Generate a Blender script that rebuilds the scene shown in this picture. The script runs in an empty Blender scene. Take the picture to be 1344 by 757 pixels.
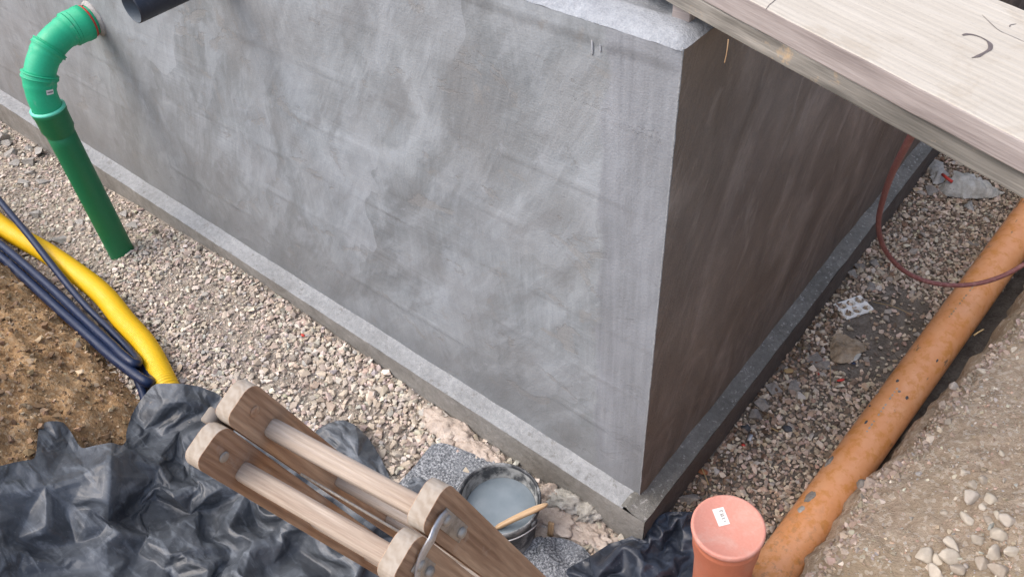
import bpy, bmesh, math, random
import numpy as np
from mathutils import Vector, Matrix, noise as mnoise, geometry as mgeo
random.seed(7); rng = np.random.default_rng(7)
SC = bpy.context.scene; COL = SC.collection

# ------------------------------------------------------------------ camera
CR = np.array([[0.7717683, 0.6335667, -0.0544699], [0.4169161, -0.5688115, -0.7089672], [-0.4801611, 0.5244490, -0.7031348]])
CC = np.array([0.797077, -1.472726, 2.726381]); FPX = 1101.33
cam = bpy.data.objects.new('camera', bpy.data.cameras.new('camera')); COL.objects.link(cam)
m = Matrix.Identity(4)
for i in range(3):
    m[i][0], m[i][1], m[i][2], m[i][3] = CR[0][i], -CR[1][i], -CR[2][i], CC[i]
cam.matrix_world = m
cam.data.sensor_width = 36; cam.data.lens = FPX / 1344 * 36; cam.data.clip_start = .02; cam.data.clip_end = 500
SC.camera = cam
# ------------------------------------------------------------------ world, sun, exposure
SUN_EL, SUN_AZ = 56, 228        # azimuth the light comes from, degrees counter-clockwise from +x
w = bpy.data.worlds.new('World'); SC.world = w; w.use_nodes = True
wn = w.node_tree.nodes; wl = w.node_tree.links
sky = wn.new('ShaderNodeTexSky'); sky.sky_type = 'NISHITA'; sky.sun_disc = False
sky.sun_elevation = math.radians(SUN_EL); sky.sun_rotation = math.radians(90 - SUN_AZ)
sky.air_density = .9; sky.dust_density = 3.6; sky.ozone_density = 1.2
wn['Background'].inputs['Strength'].default_value = .14
wl.new(sky.outputs[0], wn['Background'].inputs['Color'])
sl = bpy.data.lights.new('sun', 'SUN'); sl.energy = 1.1; sl.angle = math.radians(88); sl.color = (1, .965, .91)
so = bpy.data.objects.new('sun', sl); COL.objects.link(so)
a, e = math.radians(SUN_AZ), math.radians(SUN_EL)
so.rotation_euler = Vector((math.cos(a) * math.cos(e), math.sin(a) * math.cos(e), math.sin(e))).to_track_quat('Z', 'Y').to_euler()
SC.view_settings.view_transform = 'Standard'; SC.view_settings.look = 'None'; SC.view_settings.gamma = 1
SC.view_settings.exposure = 1.08
try: SC.cycles.max_bounces = 6; SC.cycles.use_denoising = True; SC.cycles.denoising_prefilter = 'NONE'
except Exception: pass

# ------------------------------------------------------------------ node helpers
class G:
    def __init__(s, name):
        s.m = bpy.data.materials.new(name); s.m.use_nodes = True
        s.t = s.m.node_tree; s.b = s.t.nodes['Principled BSDF']
    def n(s, typ, ins=None, **props):
        d = s.t.nodes.new(typ)
        for k, v in props.items(): setattr(d, k, v)
        for k, v in (ins or {}).items(): s.put(d.inputs[k], v)
        return d
    def put(s, sock, v):
        if isinstance(v, bpy.types.NodeSocket): s.t.links.new(v, sock)
        elif isinstance(v, tuple) and len(v) == 3 and sock.type == 'RGBA': sock.default_value = (*v, 1)
        else: sock.default_value = v
    def gco(s): return s.n('ShaderNodeAttribute', attribute_name='gco').outputs['Vector']
    def att(s, name): return s.n('ShaderNodeAttribute', attribute_name=name).outputs['Color']
    def attf(s, name): return s.n('ShaderNodeAttribute', attribute_name=name).outputs['Fac']
    def obj(s): return s.n('ShaderNodeTexCoord').outputs['Object']
    def rnd(s): return s.n('ShaderNodeObjectInfo').outputs['Random']
    def mapv(s, v, sc=(1, 1, 1), loc=(0, 0, 0), rot=(0, 0, 0)):
        return s.n('ShaderNodeMapping', {'Vector': v, 'Scale': sc, 'Location': loc, 'Rotation': rot}).outputs[0]
    def noise(s, v, sc, det=4, ro=.55, dist=0): return s.n('ShaderNodeTexNoise', {'Vector': v, 'Scale': sc, 'Detail': det, 'Roughness': ro, 'Distortion': dist}).outputs['Fac']
    def vor(s, v, sc, feature='F1', out='Distance', rand=1): return s.n('ShaderNodeTexVoronoi', {'Vector': v, 'Scale': sc, 'Randomness': rand}, feature=feature).outputs[out]
    def ramp(s, f, stops):
        d = s.n('ShaderNodeValToRGB', {'Fac': f}); cr = d.color_ramp
        while len(cr.elements) < len(stops): cr.elements.new(.5)
        for el, (p, c) in zip(cr.elements, stops):
            el.position = p; el.color = (c, c, c, 1) if isinstance(c, (int, float)) else (*c, 1)
        return d.outputs[0]
    def mix(s, f, a, b, blend='MIX'):
        d = s.n('ShaderNodeMix', data_type='RGBA', blend_type=blend, clamp_factor=True)
        s.put(d.inputs[0], f); s.put(d.inputs[6], a); s.put(d.inputs[7], b); return d.outputs[2]
    def math(s, op, a, b=0.0, clamp=False):
        d = s.n('ShaderNodeMath', operation=op, use_clamp=clamp); s.put(d.inputs[0], a); s.put(d.inputs[1], b); return d.outputs[0]
    def sep(s, v, ax): return s.n('ShaderNodeSeparateXYZ', {0: v}).outputs[ax]
    def bump(s, h, st, dist=.01, normal=None):
        i = {'Height': h, 'Strength': st, 'Distance': dist}
        if normal is not None: i['Normal'] = normal
        return s.n('ShaderNodeBump', i).outputs[0]
    def out(s, col=None, rough=None, normal=None, **kw):
        if col is not None: s.put(s.b.inputs['Base Color'], col)
        if rough is not None: s.put(s.b.inputs['Roughness'], rough)
        if normal is not None: s.put(s.b.inputs['Normal'], normal)
        for k, v in kw.items(): s.put(s.b.inputs[k.replace('_', ' ')], v)
        return s.m

# ------------------------------------------------------------------ mesh helpers
def mesh(name, V, F, mat=None, smooth=True, gco=None, tint=None, mats=None, mi=None):
    me = bpy.data.meshes.new(name); V = np.asarray(V, float)
    if isinstance(F, np.ndarray):
        k = F.shape[1]; nf = len(F)
        me.vertices.add(len(V)); me.vertices.foreach_set('co', V.astype(np.float32).ravel())
        me.loops.add(nf * k); me.loops.foreach_set('vertex_index', F.astype(np.int32).ravel())
        me.polygons.add(nf); me.polygons.foreach_set('loop_start', np.arange(0, nf * k, k, dtype=np.int32))
        me.update(calc_edges=True); me.validate()
    else:
        me.from_pydata(V.tolist(), [], [list(f) for f in F]); me.update()
    me.polygons.foreach_set('use_smooth', np.full(len(me.polygons), smooth))
    if gco is not None:
        at = me.attributes.new('gco', 'FLOAT_VECTOR', 'POINT'); at.data.foreach_set('vector', np.asarray(gco, np.float32).ravel())
    if tint is not None:
        at = me.attributes.new('tint', 'FLOAT_COLOR', 'POINT'); tt = np.asarray(tint, np.float32)
        at.data.foreach_set('color', np.c_[tt, np.ones(len(tt), np.float32)].ravel())
    for mm in (mats or ([mat] if mat else [])): me.materials.append(mm)
    if mi is not None: me.polygons.foreach_set('material_index', np.asarray(mi, np.int32))
    return me
def link(name, me, parent=None, loc=(0, 0, 0)):
    o = bpy.data.objects.new(name, me); COL.objects.link(o)
    if parent is not None: o.parent = parent
    o.location = loc
    return o
def tag(o, label=None, cat=None, group=None, kind=None):
    if label: o['label'] = label
    if cat: o['category'] = cat
    if group: o['group'] = group
    if kind: o['kind'] = kind
    return o
def thing(name, label, cat, loc=(0, 0, 0), group=None):
    o = bpy.data.objects.new(name, None); COL.objects.link(o); o.location = loc; o.empty_display_size = .05
    return tag(o, label, cat, group)
def base(t):                      # world place of a thing or of a part's thing
    p = Vector((0, 0, 0))
    while t is not None: p += t.location; t = t.parent
    return np.array(p)
def part(name, V, F, mat, parent, **kw):
    V = np.asarray(V, float)
    return link(name, mesh(name, V - base(parent), F, mat, **kw), parent)
def solo(name, V, F, mat, label, cat, group=None, **kw):   # a thing that is one mesh
    V = np.asarray(V, float); c = np.array([V[:, 0].mean(), V[:, 1].mean(), V[:, 2].min()])
    return tag(link(name, mesh(name, V - c, F, mat, **kw), None, c), label, cat, group)
def grid_faces(nu, nv):
    i = np.arange(nu - 1)[:, None] * nv + np.arange(nv - 1)[None, :]
    return np.stack([i, i + nv, i + nv + 1, i + 1], -1).reshape(-1, 4)
def ray(px, py): return np.array([(px - 672) / FPX, (py - 378.5) / FPX, 1.]) @ CR
def onz(px, py, z): r = ray(px, py); return CC + r * ((z - CC[2]) / r[2])
def vnoise(x, y, seed=0):
    x = np.asarray(x, float); y = np.asarray(y, float); xi = np.floor(x).astype(np.int64); yi = np.floor(y).astype(np.int64)
    fx = x - xi; fy = y - yi; u = fx * fx * fx * (fx * (fx * 6 - 15) + 10); v = fy * fy * fy * (fy * (fy * 6 - 15) + 10)
    def g(ix, iy, dx, dy):
        h = (ix * 374761393 + iy * 668265263 + seed * 974634777) & 0x7fffffff
        h = ((h ^ (h >> 13)) * 1274126177) & 0x7fffffff; h = h ^ (h >> 16)
        an = (h & 1023) / 1024 * 2 * np.pi
        return np.cos(an) * dx + np.sin(an) * dy
    n00 = g(xi, yi, fx, fy); n10 = g(xi + 1, yi, fx - 1, fy); n01 = g(xi, yi + 1, fx, fy - 1); n11 = g(xi + 1, yi + 1, fx - 1, fy - 1)
    return (n00 * (1 - u) + n10 * u) * (1 - v) + (n01 * (1 - u) + n11 * u) * v
def fbm(x, y, oc=4, seed=0, gain=.5):
    s = 0; a = 1
    for o in range(oc): s = s + a * vnoise(x * 2 ** o, y * 2 ** o, seed + o); a *= gain
    return s
def ridge(x, y, oc=3, seed=0):
    s = 0; a = 1
    for o in range(oc): s = s + a * (1 - 2.2 * np.abs(vnoise(x * 2 ** o, y * 2 ** o, seed + o))); a *= .5
    return s
def spline(P, n):
    P = np.asarray(P, float); Q = np.vstack([2 * P[0] - P[1], P, 2 * P[-1] - P[-2]]); out = []
    for i in range(len(P) - 1):
        p0, p1, p2, p3 = Q[i:i + 4]; t = np.linspace(0, 1, n, endpoint=False)[:, None]
        out.append(.5 * (2 * p1 + (p2 - p0) * t + (2 * p0 - 5 * p1 + 4 * p2 - p3) * t ** 2 + (3 * p1 - p0 - 3 * p2 + p3) * t ** 3))
    return np.vstack(out + [P[-1:]])
def resample(P, step):
    d = np.r_[0, np.cumsum(np.linalg.norm(np.diff(P, axis=0), axis=1))]; n = max(2, int(d[-1] / step) + 1); s = np.linspace(0, d[-1], n)
    return np.stack([np.interp(s, d, P[:, k]) for k in range(3)], 1)
def tube(P, r, n=16, cap=True, squash=None):
    P = np.asarray(P, float); r = np.broadcast_to(r, len(P)); T = np.gradient(P, axis=0); T /= np.linalg.norm(T, axis=1)[:, None] + 1e-12
    ref = np.array([0, 0, 1.]) if abs(T[0][2]) < .9 else np.array([1., 0, 0])
    u = np.cross(T[0], ref); u /= np.linalg.norm(u); V = []; gc = []; th = np.arange(n) / n * 2 * np.pi; L = 0
    for i in range(len(P)):
        u = u - T[i] * (u @ T[i]); u /= np.linalg.norm(u); v = np.cross(T[i], u)
        if i: L += np.linalg.norm(P[i] - P[i - 1])
        V.append(P[i] + r[i] * (np.cos(th)[:, None] * u + np.sin(th)[:, None] * v)); gc.append(np.c_[np.full(n, L), np.cos(th) * r.max(), np.sin(th) * r.max()])
    V = np.vstack(V); gc = np.vstack(gc); k = len(P)
    F = [(i * n + j, i * n + (j + 1) % n, (i + 1) * n + (j + 1) % n, (i + 1) * n + j) for i in range(k - 1) for j in range(n)]
    if cap: F += [tuple(range(n))[::-1], tuple((k - 1) * n + j for j in range(n))]
    return V, F, gc
def lathe(prof, c, n=40, axis=None):
    """prof: list of (r, h) from the bottom outside up and round; axis gives the up direction"""
    ax = np.array([0, 0, 1.]) if axis is None else np.asarray(axis, float) / np.linalg.norm(axis)
    u = np.cross(ax, [0.3, .9, .1]); u /= np.linalg.norm(u); v = np.cross(ax, u); th = np.arange(n) / n * 2 * np.pi
    V = np.vstack([np.asarray(c) + ax * h + r * (np.cos(th)[:, None] * u + np.sin(th)[:, None] * v) for r, h in prof])
    gc = np.vstack([np.c_[np.full(n, h), np.cos(th) * r, np.sin(th) * r] for r, h in prof]); k = len(prof)
    F = [(i * n + j, i * n + (j + 1) % n, (i + 1) * n + (j + 1) % n, (i + 1) * n + j) for i in range(k - 1) for j in range(n)]
    return V, F, gc
def bm_out(bm):
    bm.verts.ensure_lookup_table(); V = [v.co[:] for v in bm.verts]; F = [[v.index for v in f.verts] for f in bm.faces]; bm.free(); return np.array(V), F
def box(o, ax, size, bev=.002, seg=2, cuts=0, jit=0, seed=0):
    """box with local axes ax (3 rows), local min corner at o; returns world verts, faces, local coords"""
    bm = bmesh.new(); bmesh.ops.create_cube(bm, size=1)
    for v in bm.verts: v.co = Vector(((v.co.x + .5) * size[0], (v.co.y + .5) * size[1], (v.co.z + .5) * size[2]))
    if cuts:
        es = [e for e in bm.edges if abs((e.verts[0].co - e.verts[1].co).x) > 1e-6]
        bmesh.ops.subdivide_edges(bm, edges=es, cuts=cuts, use_grid_fill=True)
    if bev: bmesh.ops.bevel(bm, geom=[e for e in bm.edges if len(e.link_faces) == 2 and e.calc_face_angle() > .5], offset=bev, segments=seg, affect='EDGES', profile=.5)
    bm.verts.index_update(); L, F = bm_out(bm)
    if jit:
        q = L * 14 + seed * 3.1
        L = L + jit * np.c_[0 * q[:, 0], vnoise(q[:, 0], q[:, 2] * 2, seed), vnoise(q[:, 0] + 9, q[:, 1] * 2, seed + 1)]
    return np.asarray(o) + L @ np.asarray(ax, float), F, L
# ------------------------------------------------------------------ the lie of the land
def floor_z(x, y):
    x = np.asarray(x, float); y = np.asarray(y, float)
    zl = np.interp(x, [-9, -4.5, -3.5, -2.4, -1.8, -1.2, 0, .3], [-.22, -.2, -.14, -.075, -.095, -.135, -.2, -.19])
    t = np.clip((y + .15) / .4, 0, 1); zr = -.175 + 0 * x
    z = np.where(x > -.02, zl * (1 - t) + zr * t, zl)
    return z + .014 * fbm(x * 2.3, y * 2.3, 3, 5) + .006 * vnoise(x * 9, y * 9, 8)
def foot_y(x): return np.interp(x, [-9, -3.5, -2.4, -2.0, -1.2, -.5, .5, 1.5], [-.70, -.72, -.735, -.79, -.85, -.80, -.75, -.7])
def bank_z(x, y):
    d = foot_y(x) - np.asarray(y, float)
    z = -.2 + np.interp(x, [-2.15, -1.25], [.84, .40]) * d + .03 * np.clip(d * 8, 0, 1)
    return np.where(z > .95, .95 + .2 * (1 - np.exp(-(z - .95) / .2)), z)
def land(x, y): return np.maximum(floor_z(x, y), bank_z(x, y))
def hit_land(px, py, h=0., f=land):
    r = ray(px, py); t = 1.2
    for _ in range(700):
        p = CC + r * t
        if p[2] <= f(p[0], p[1]) + h: break
        t += .008
    lo, hi = t - .008, t
    for _ in range(20):
        md = (lo + hi) / 2; p = CC + r * md
        if p[2] <= f(p[0], p[1]) + h: hi = md
        else: lo = md
    return CC + r * hi

# ------------------------------------------------------------------ materials
def m_front():
    g = G('brushed_slurry'); v = g.gco()
    warp = g.n('ShaderNodeTexNoise', {'Vector': v, 'Scale': 1.7, 'Detail': 4}).outputs['Color']
    vw = g.n('ShaderNodeVectorMath', {0: v, 1: g.n('ShaderNodeVectorMath', {0: warp, 'Scale': .8}, operation='SCALE').outputs[0]}, operation='ADD').outputs[0]
    cell = g.vor(g.mapv(vw, (2.6, 3.4, 1)), 1.0, out='Color')
    ang = g.math('ADD', g.math('MULTIPLY', g.math('SUBTRACT', g.sep(cell, 0), .5), .9), .22)
    vr = g.n('ShaderNodeVectorRotate', {'Vector': v, 'Angle': ang}, rotation_type='Z_AXIS').outputs[0]
    va = g.mapv(vw, (1, 1, 1), (0, 0, 0), (0, 0, .30)); vb = g.mapv(v, (1, 1, 1), (5, 2, 0), (0, 0, .62))
    st = g.noise(g.mapv(vr, (60, 4.0, 1)), 1.0, 5, .6)                       # brush hairs, patch by patch
    big = g.noise(g.mapv(va, (2.6, 1.2, 1)), 1.0, 6, .62, .7)             # loads of slurry pulled down the wall
    big2 = g.noise(g.mapv(vb, (9.5, 2.6, 1)), 1.0, 5, .6, .35)
    hair = g.noise(g.mapv(va, (34, 2.4, 1)), 1.0, 4, .6)
    comb = g.noise(g.mapv(v, (4, 85, 1), (3, 1, 0), (0, 0, .10)), 1.0, 4, .6)     # sideways comb marks
    cm = g.noise(g.mapv(v, (1.3, 1.6, 1), (11, 4, 0)), 1.0, 4, .6, .5)
    blot = g.noise(v, 2.6, 5, .6, .6); blot2 = g.noise(g.mapv(v, (1, 1, 1), (7, 3, 0)), 7, 6, .68, .5)
    fine = g.noise(v, 170, 3, .7)
    c = g.ramp(big, [(.29, (.150, .161, .166)), (.45, (.232, .249, .259)), (.60, (.295, .316, .330)), (.77, (.39, .418, .440))])
    c = g.mix(g.math('MULTIPLY', g.ramp(big2, [(.50, 0.), (.60, 1.)]), .46), c, (.37, .396, .42))
    c = g.mix(g.math('MULTIPLY', g.ramp(big2, [(.36, 1.), (.45, 0.)]), .45), c, (.175, .180, .181))
    c = g.mix(.42, c, g.ramp(st, [(.3, .34), (.7, .64)]), 'SOFT_LIGHT')
    c = g.mix(.16, c, g.ramp(hair, [(.3, .32), (.7, .66)]), 'SOFT_LIGHT')
    c = g.mix(g.math('MULTIPLY', g.ramp(cm, [(.48, 0.), (.62, 1.)]), .6), c, g.mix(.6, c, g.ramp(comb, [(.28, .22), (.72, .72)]), 'SOFT_LIGHT'))
    c = g.mix(g.ramp(blot, [(.42, 0.0), (.68, .42)]), c, (.225, .222, .218))
    c = g.mix(g.ramp(blot2, [(.60, 0.), (.66, .5)]), c, (.265, .255, .24))
    c = g.mix(g.ramp(blot2, [(.30, .4), (.38, 0.)]), c, (.40, .42, .46))
    saw = g.n('ShaderNodeTexWave', {'Vector': g.mapv(v, (1, 1, 1), (2, 1, 0), (0, 0, .5)), 'Scale': .55, 'Distortion': 9, 'Detail': 4, 'Detail Scale': 1.3, 'Detail Roughness': .6}, wave_profile='SAW').outputs['Fac']
    c = g.mix(g.math('MULTIPLY', g.ramp(saw, [(.45, 0.), (.97, 1.)]), g.math('MULTIPLY', g.ramp(cm, [(.40, .05), (.62, .40)]), 1.0)), c, (.42, .445, .475))
    saw2 = g.n('ShaderNodeTexWave', {'Vector': g.mapv(v, (1, 1, 1), (5, 3, 0), (0, 0, 1.25)), 'Scale': .8, 'Distortion': 11, 'Detail': 5, 'Detail Scale': 1.1, 'Detail Roughness': .62}, wave_profile='SAW').outputs['Fac']
    c = g.mix(g.math('MULTIPLY', g.ramp(saw2, [(.50, 0.), (.98, 1.)]), g.math('MULTIPLY', g.ramp(big2, [(.40, .30), (.58, .03)]), 1.0)), c, (.21, .212, .214))
    rp = g.noise(g.mapv(v, (1, 1.5, 1), (3, 8, 0)), 4.2, 9, .68, .5); rpm = g.ramp(rp, [(.595, 0.), (.612, 1.)])
    c = g.mix(g.math('MULTIPLY', rpm, .5), c, g.mix(g.noise(v, 120, 4, .7), (.16, .157, .15), (.36, .35, .335)))
    # the corner strip: a trowelled-on band with upright strokes
    xx = g.math('ADD', g.sep(v, 0), g.math('MULTIPLY', g.noise(g.mapv(v, (.3, 5, 1)), 1, 3), .10))
    band = g.ramp(g.math('ADD', xx, 1.0), [(.84, 0.), (.855, 1.)])
    up = g.noise(g.mapv(v, (60, 2.2, 1)), 1, 4); upb = g.noise(g.mapv(v, (6, 1.6, 1)), 1, 4, .6, .4)
    cb = g.mix(.5, g.ramp(upb, [(.32, (.205, .213, .225)), (.52, (.258, .269, .29)), (.72, (.34, .357, .386))]), g.ramp(up, [(.3, .30), (.7, .64)]), 'SOFT_LIGHT')
    c = g.mix(g.math('MULTIPLY', band, .8), c, cb)
    # darker towards the foot, with an uneven edge
    zz = g.math('ADD', g.sep(v, 1), g.math('MULTIPLY', g.math('SUBTRACT', g.noise(g.mapv(v, (2, 1, 1)), 2.6, 5, .6), .5), 1.0))
    c = g.mix(g.ramp(zz, [(.0, .55), (.42, 0.)]), c, (.165, .171, .174))
    far = g.math('ADD', g.sep(v, 0), g.math('MULTIPLY', g.math('SUBTRACT', blot, .5), 3.0))
    c = g.mix(g.math('MULTIPLY', g.n('ShaderNodeMapRange', {'Value': far, 'From Min': -2.0, 'From Max': -3.6}).outputs[0], .32), c, (.28, .27, .255))
    c = g.mix(.35, c, g.ramp(fine, [(.3, .3), (.7, .7)]), 'SOFT_LIGHT')
    sh = g.attf('seam'); c = g.mix(g.math('MULTIPLY', sh, .45), c, (.165, .163, .16))
    h = g.math('ADD', g.math('ADD', g.math('SUBTRACT', g.math('MULTIPLY', st, .35), g.math('MULTIPLY', rpm, .25)), g.math('MULTIPLY', comb, .22)), g.math('ADD', g.math('MULTIPLY', big2, .9), g.math('MULTIPLY', fine, .35)))
    return g.out(c, g.ramp(blot, [(.3, .85), (.7, .6)]), g.bump(h, .6, .006), Specular_IOR_Level=.35)
def m_side():  # shade and warm soil bounce on this face put into a darker, browner slurry
    g = G('shaded_brown_slurry'); v = g.gco()
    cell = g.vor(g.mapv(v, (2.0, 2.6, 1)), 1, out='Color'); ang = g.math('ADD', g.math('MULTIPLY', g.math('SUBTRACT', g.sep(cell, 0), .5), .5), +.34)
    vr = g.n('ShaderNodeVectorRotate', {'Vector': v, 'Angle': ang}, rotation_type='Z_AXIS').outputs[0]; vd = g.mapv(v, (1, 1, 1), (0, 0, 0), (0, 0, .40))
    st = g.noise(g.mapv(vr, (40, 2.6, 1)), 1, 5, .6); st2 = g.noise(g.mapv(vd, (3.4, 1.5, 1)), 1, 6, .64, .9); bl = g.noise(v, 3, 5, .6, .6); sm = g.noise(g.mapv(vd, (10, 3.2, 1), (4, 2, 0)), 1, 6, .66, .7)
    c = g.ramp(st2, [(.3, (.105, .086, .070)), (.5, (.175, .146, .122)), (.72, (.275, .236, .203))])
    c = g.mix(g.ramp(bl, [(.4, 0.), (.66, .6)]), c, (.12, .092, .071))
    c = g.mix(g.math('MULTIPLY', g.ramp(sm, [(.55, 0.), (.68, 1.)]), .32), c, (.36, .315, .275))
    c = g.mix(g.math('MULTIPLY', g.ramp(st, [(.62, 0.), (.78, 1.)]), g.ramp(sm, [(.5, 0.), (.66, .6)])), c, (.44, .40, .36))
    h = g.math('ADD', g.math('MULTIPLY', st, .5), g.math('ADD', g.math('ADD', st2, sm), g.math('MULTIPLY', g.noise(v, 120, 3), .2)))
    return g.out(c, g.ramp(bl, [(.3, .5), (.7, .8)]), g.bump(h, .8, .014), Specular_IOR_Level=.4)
def m_conc(name, lo, mid, hi, speck=None, rough=.85, sc=4):
    g = G(name); v = g.obj()
    n1 = g.noise(v, sc, 6, .65, .3); n2 = g.noise(v, 45, 4, .65); n3 = g.noise(v, 220, 2)
    c = g.ramp(n1, [(.3, lo), (.5, mid), (.72, hi)]); c = g.mix(.55, c, g.ramp(n2, [(.28, .28), (.72, .72)]), 'SOFT_LIGHT')
    c = g.mix(.4, c, g.ramp(n3, [(.3, .3), (.7, .7)]), 'SOFT_LIGHT')
    if speck: c = g.mix(g.ramp(g.noise(v, speck[0], 4, .7), [(speck[1], 0.), (speck[1] + .04, speck[3])]), c, speck[2])
    h = g.math('ADD', g.math('MULTIPLY', n2, .7), g.math('ADD', n1, g.math('MULTIPLY', n3, .3)))
    return g.out(c, rough, g.bump(h, .7, .01), Specular_IOR_Level=.3)
def m_stone(name, tintname=True):
    g = G(name); v = g.obj()
    n = g.noise(v, 70, 4, .65)
    c = g.mix(.6, g.att('tint'), g.ramp(n, [(.3, .32), (.7, .68)]), 'SOFT_LIGHT')
    return g.out(c, .9, g.bump(n, .4, .004), Specular_IOR_Level=.25)
def m_stone_one(name, stops):
    g = G(name); v = g.obj(); n = g.noise(v, 60, 4, .65); n2 = g.noise(v, 18, 3)
    c = g.mix(.6, g.ramp(g.rnd(), stops), g.ramp(g.mix(.5, n, n2), [(.34, .3), (.66, .7)]), 'SOFT_LIGHT')
    return g.out(c, .9, g.bump(n, .5, .004), Specular_IOR_Level=.25)
def m_soil(name, cols, sc=9):
    g = G(name); v = g.obj()
    n = g.noise(v, sc, 8, .72, .4); n2 = g.noise(v, 60, 5, .7); n3 = g.noise(v, 2.2, 4, .6)
    c = g.ramp(n, [(.3, cols[0]), (.48, cols[1]), (.72, cols[2])]); c = g.mix(.6, c, g.ramp(n2, [(.3, .22), (.7, .72)]), 'SOFT_LIGHT')
    c = g.mix(g.ramp(n3, [(.45, 0.), (.65, .6)]), c, cols[3])
    gr = g.vor(v, 85, out='Color'); c = g.mix(g.math('MULTIPLY', g.ramp(g.sep(gr, 0), [(.78, 0.), (.84, 1.)]), .55), c, cols[4])
    return g.out(c, .95, g.bump(g.math('ADD', n, g.math('MULTIPLY', n2, .8)), .9, .02), Specular_IOR_Level=.15)
def m_bed():          # pale dusty fines by the wall, trench fines coloured darker for the shade between stones
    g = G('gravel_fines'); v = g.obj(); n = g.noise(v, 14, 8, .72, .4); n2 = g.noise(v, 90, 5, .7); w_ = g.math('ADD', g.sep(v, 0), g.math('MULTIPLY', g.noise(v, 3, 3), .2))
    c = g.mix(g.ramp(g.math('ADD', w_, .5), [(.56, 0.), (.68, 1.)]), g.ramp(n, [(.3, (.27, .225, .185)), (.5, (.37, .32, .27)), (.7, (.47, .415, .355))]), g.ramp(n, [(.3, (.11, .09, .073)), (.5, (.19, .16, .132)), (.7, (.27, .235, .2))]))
    c = g.mix(.6, c, g.ramp(n2, [(.3, .22), (.7, .76)]), 'SOFT_LIGHT')
    return g.out(c, .95, g.bump(g.math('ADD', n, n2), .9, .015), Specular_IOR_Level=.15)
def m_plastic(name, col, dirt_dark=(.3, .26, .2), rough=.38, amt=.35, dsc=9, lo=.56):
    g = G(name); v = g.obj(); n = g.noise(v, dsc, 6, .68, .3); f = g.noise(v, 130, 3, .6)
    c = g.mix(g.math('MULTIPLY', g.ramp(n, [(lo, 0.), (lo + .12, 1.)]), amt), col, dirt_dark)
    c = g.mix(.22, c, g.ramp(f, [(.3, .3), (.7, .7)]), 'SOFT_LIGHT')
    return g.out(c, g.ramp(n, [(.4, rough), (.75, min(1, rough + .35))]), g.bump(f, .08, .002))
def m_orange():
    g = G('stained_orange_plastic'); v = g.gco()
    n = g.noise(v, 11, 6, .66, .4); n2 = g.noise(g.mapv(v, (1, 1, 1), (4, 2, 1)), 26, 5, .65, .2); s = g.noise(g.mapv(v, (8, 26, 26)), 1, 4, .6)
    c = g.ramp(n, [(.34, (.60, .262, .105)), (.6, (.65, .315, .15)), (.75, (.68, .36, .20))])
    c = g.mix(g.ramp(n2, [(.5, 0.), (.62, .62)]), c, (.50, .198, .03))
    c = g.mix(g.math('MULTIPLY', g.ramp(s, [(.66, 0.), (.70, 1.)]), .8), c, (.13, .105, .075))
    near = g.n('ShaderNodeMapRange', {'Value': g.sep(v, 0), 'From Min': .9, 'From Max': .2}).outputs[0]
    d = g.math('MULTIPLY', near, g.ramp(g.noise(v, 42, 5, .7), [(.52, 0.), (.62, .8)])); c = g.mix(d, c, (.16, .125, .085))
    up = g.math('ADD', g.math('MULTIPLY', g.sep(v, 1), 0), g.noise(v, 3, 3))
    return g.out(c, g.ramp(n2, [(.4, .30), (.7, .50)]), g.bump(g.mix(.5, n2, s), .12, .003))
def m_wood(name, dark, mid, light, rot=0., sc=1., rough=.75, knots=True, contrast=1., stain=None):
    g = G(name); v = g.gco()
    wv = g.mapv(v, (1.6 * sc, 26 * sc, 26 * sc))
    big = g.noise(g.mapv(v, (.9 * sc, 6 * sc, 6 * sc), (2, 5, 1)), 1, 4, .6, .6)
    gr = g.noise(wv, 1, 5, .62, .5); fib = g.noise(g.mapv(v, (9 * sc, 240 * sc, 240 * sc)), 1, 3, .6)
    rings = g.n('ShaderNodeTexWave', {'Vector': g.mapv(v, (2.2 * sc, 15 * sc, 15 * sc)), 'Scale': 1.5, 'Distortion': 5.5, 'Detail': 3, 'Detail Scale': .9}, bands_direction='Y').outputs['Fac']
    c = g.ramp(gr, [(.35, dark), (.5, mid), (.65, light)])
    c = g.mix(.32 * contrast, c, g.mix(rings, tuple(.55 * x for x in dark), light), 'MIX')
    c = g.mix(g.ramp(big, [(.35, .55 * contrast), (.6, 0.)]), c, dark)
    c = g.mix(.45 if contrast > .1 else .25, c, g.ramp(fib, [(.3, .26), (.7, .74)]), 'SOFT_LIGHT')
    if contrast < .1: c = g.mix(g.math('MULTIPLY', g.ramp(g.noise(g.mapv(v, (1, 2.2, 2.2)), 130, 4, .75), [(.60, 0.), (.70, 1.)]), .5), c, (.24, .20, .16))
    if stain: c = g.mix(g.ramp(g.noise(v, stain[0], 6, .7, .3), [(stain[1], 0.), (stain[1] + .1, stain[3])]), c, stain[2])
    h = g.math('ADD', g.math('MULTIPLY', gr, .6), g.math('ADD', g.math('MULTIPLY', fib, .5), g.math('MULTIPLY', rings, .25)))
    return g.out(c, rough, g.bump(h, .5, .003), Specular_IOR_Level=.3)
def m_endgrain():
    g = G('worn_end_grain'); v = g.gco()
    rings = g.n('ShaderNodeTexWave', {'Vector': g.mapv(v, (12, 30, 42), (0, 0, 0), (0, .4, .9)), 'Scale': 1.1, 'Distortion': 6, 'Detail': 3, 'Detail Scale': 1.6}, bands_direction='Y').outputs['Fac']
    n = g.noise(v, 55, 4); c = g.mix(rings, (.31, .25, .19), (.37, .31, .245)); c = g.mix(g.ramp(n, [(.4, 0.), (.7, .5)]), c, (.43, .38, .32))
    return g.out(c, .85, g.bump(g.mix(.5, rings, n), .15, .001), Specular_IOR_Level=.25)
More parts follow.
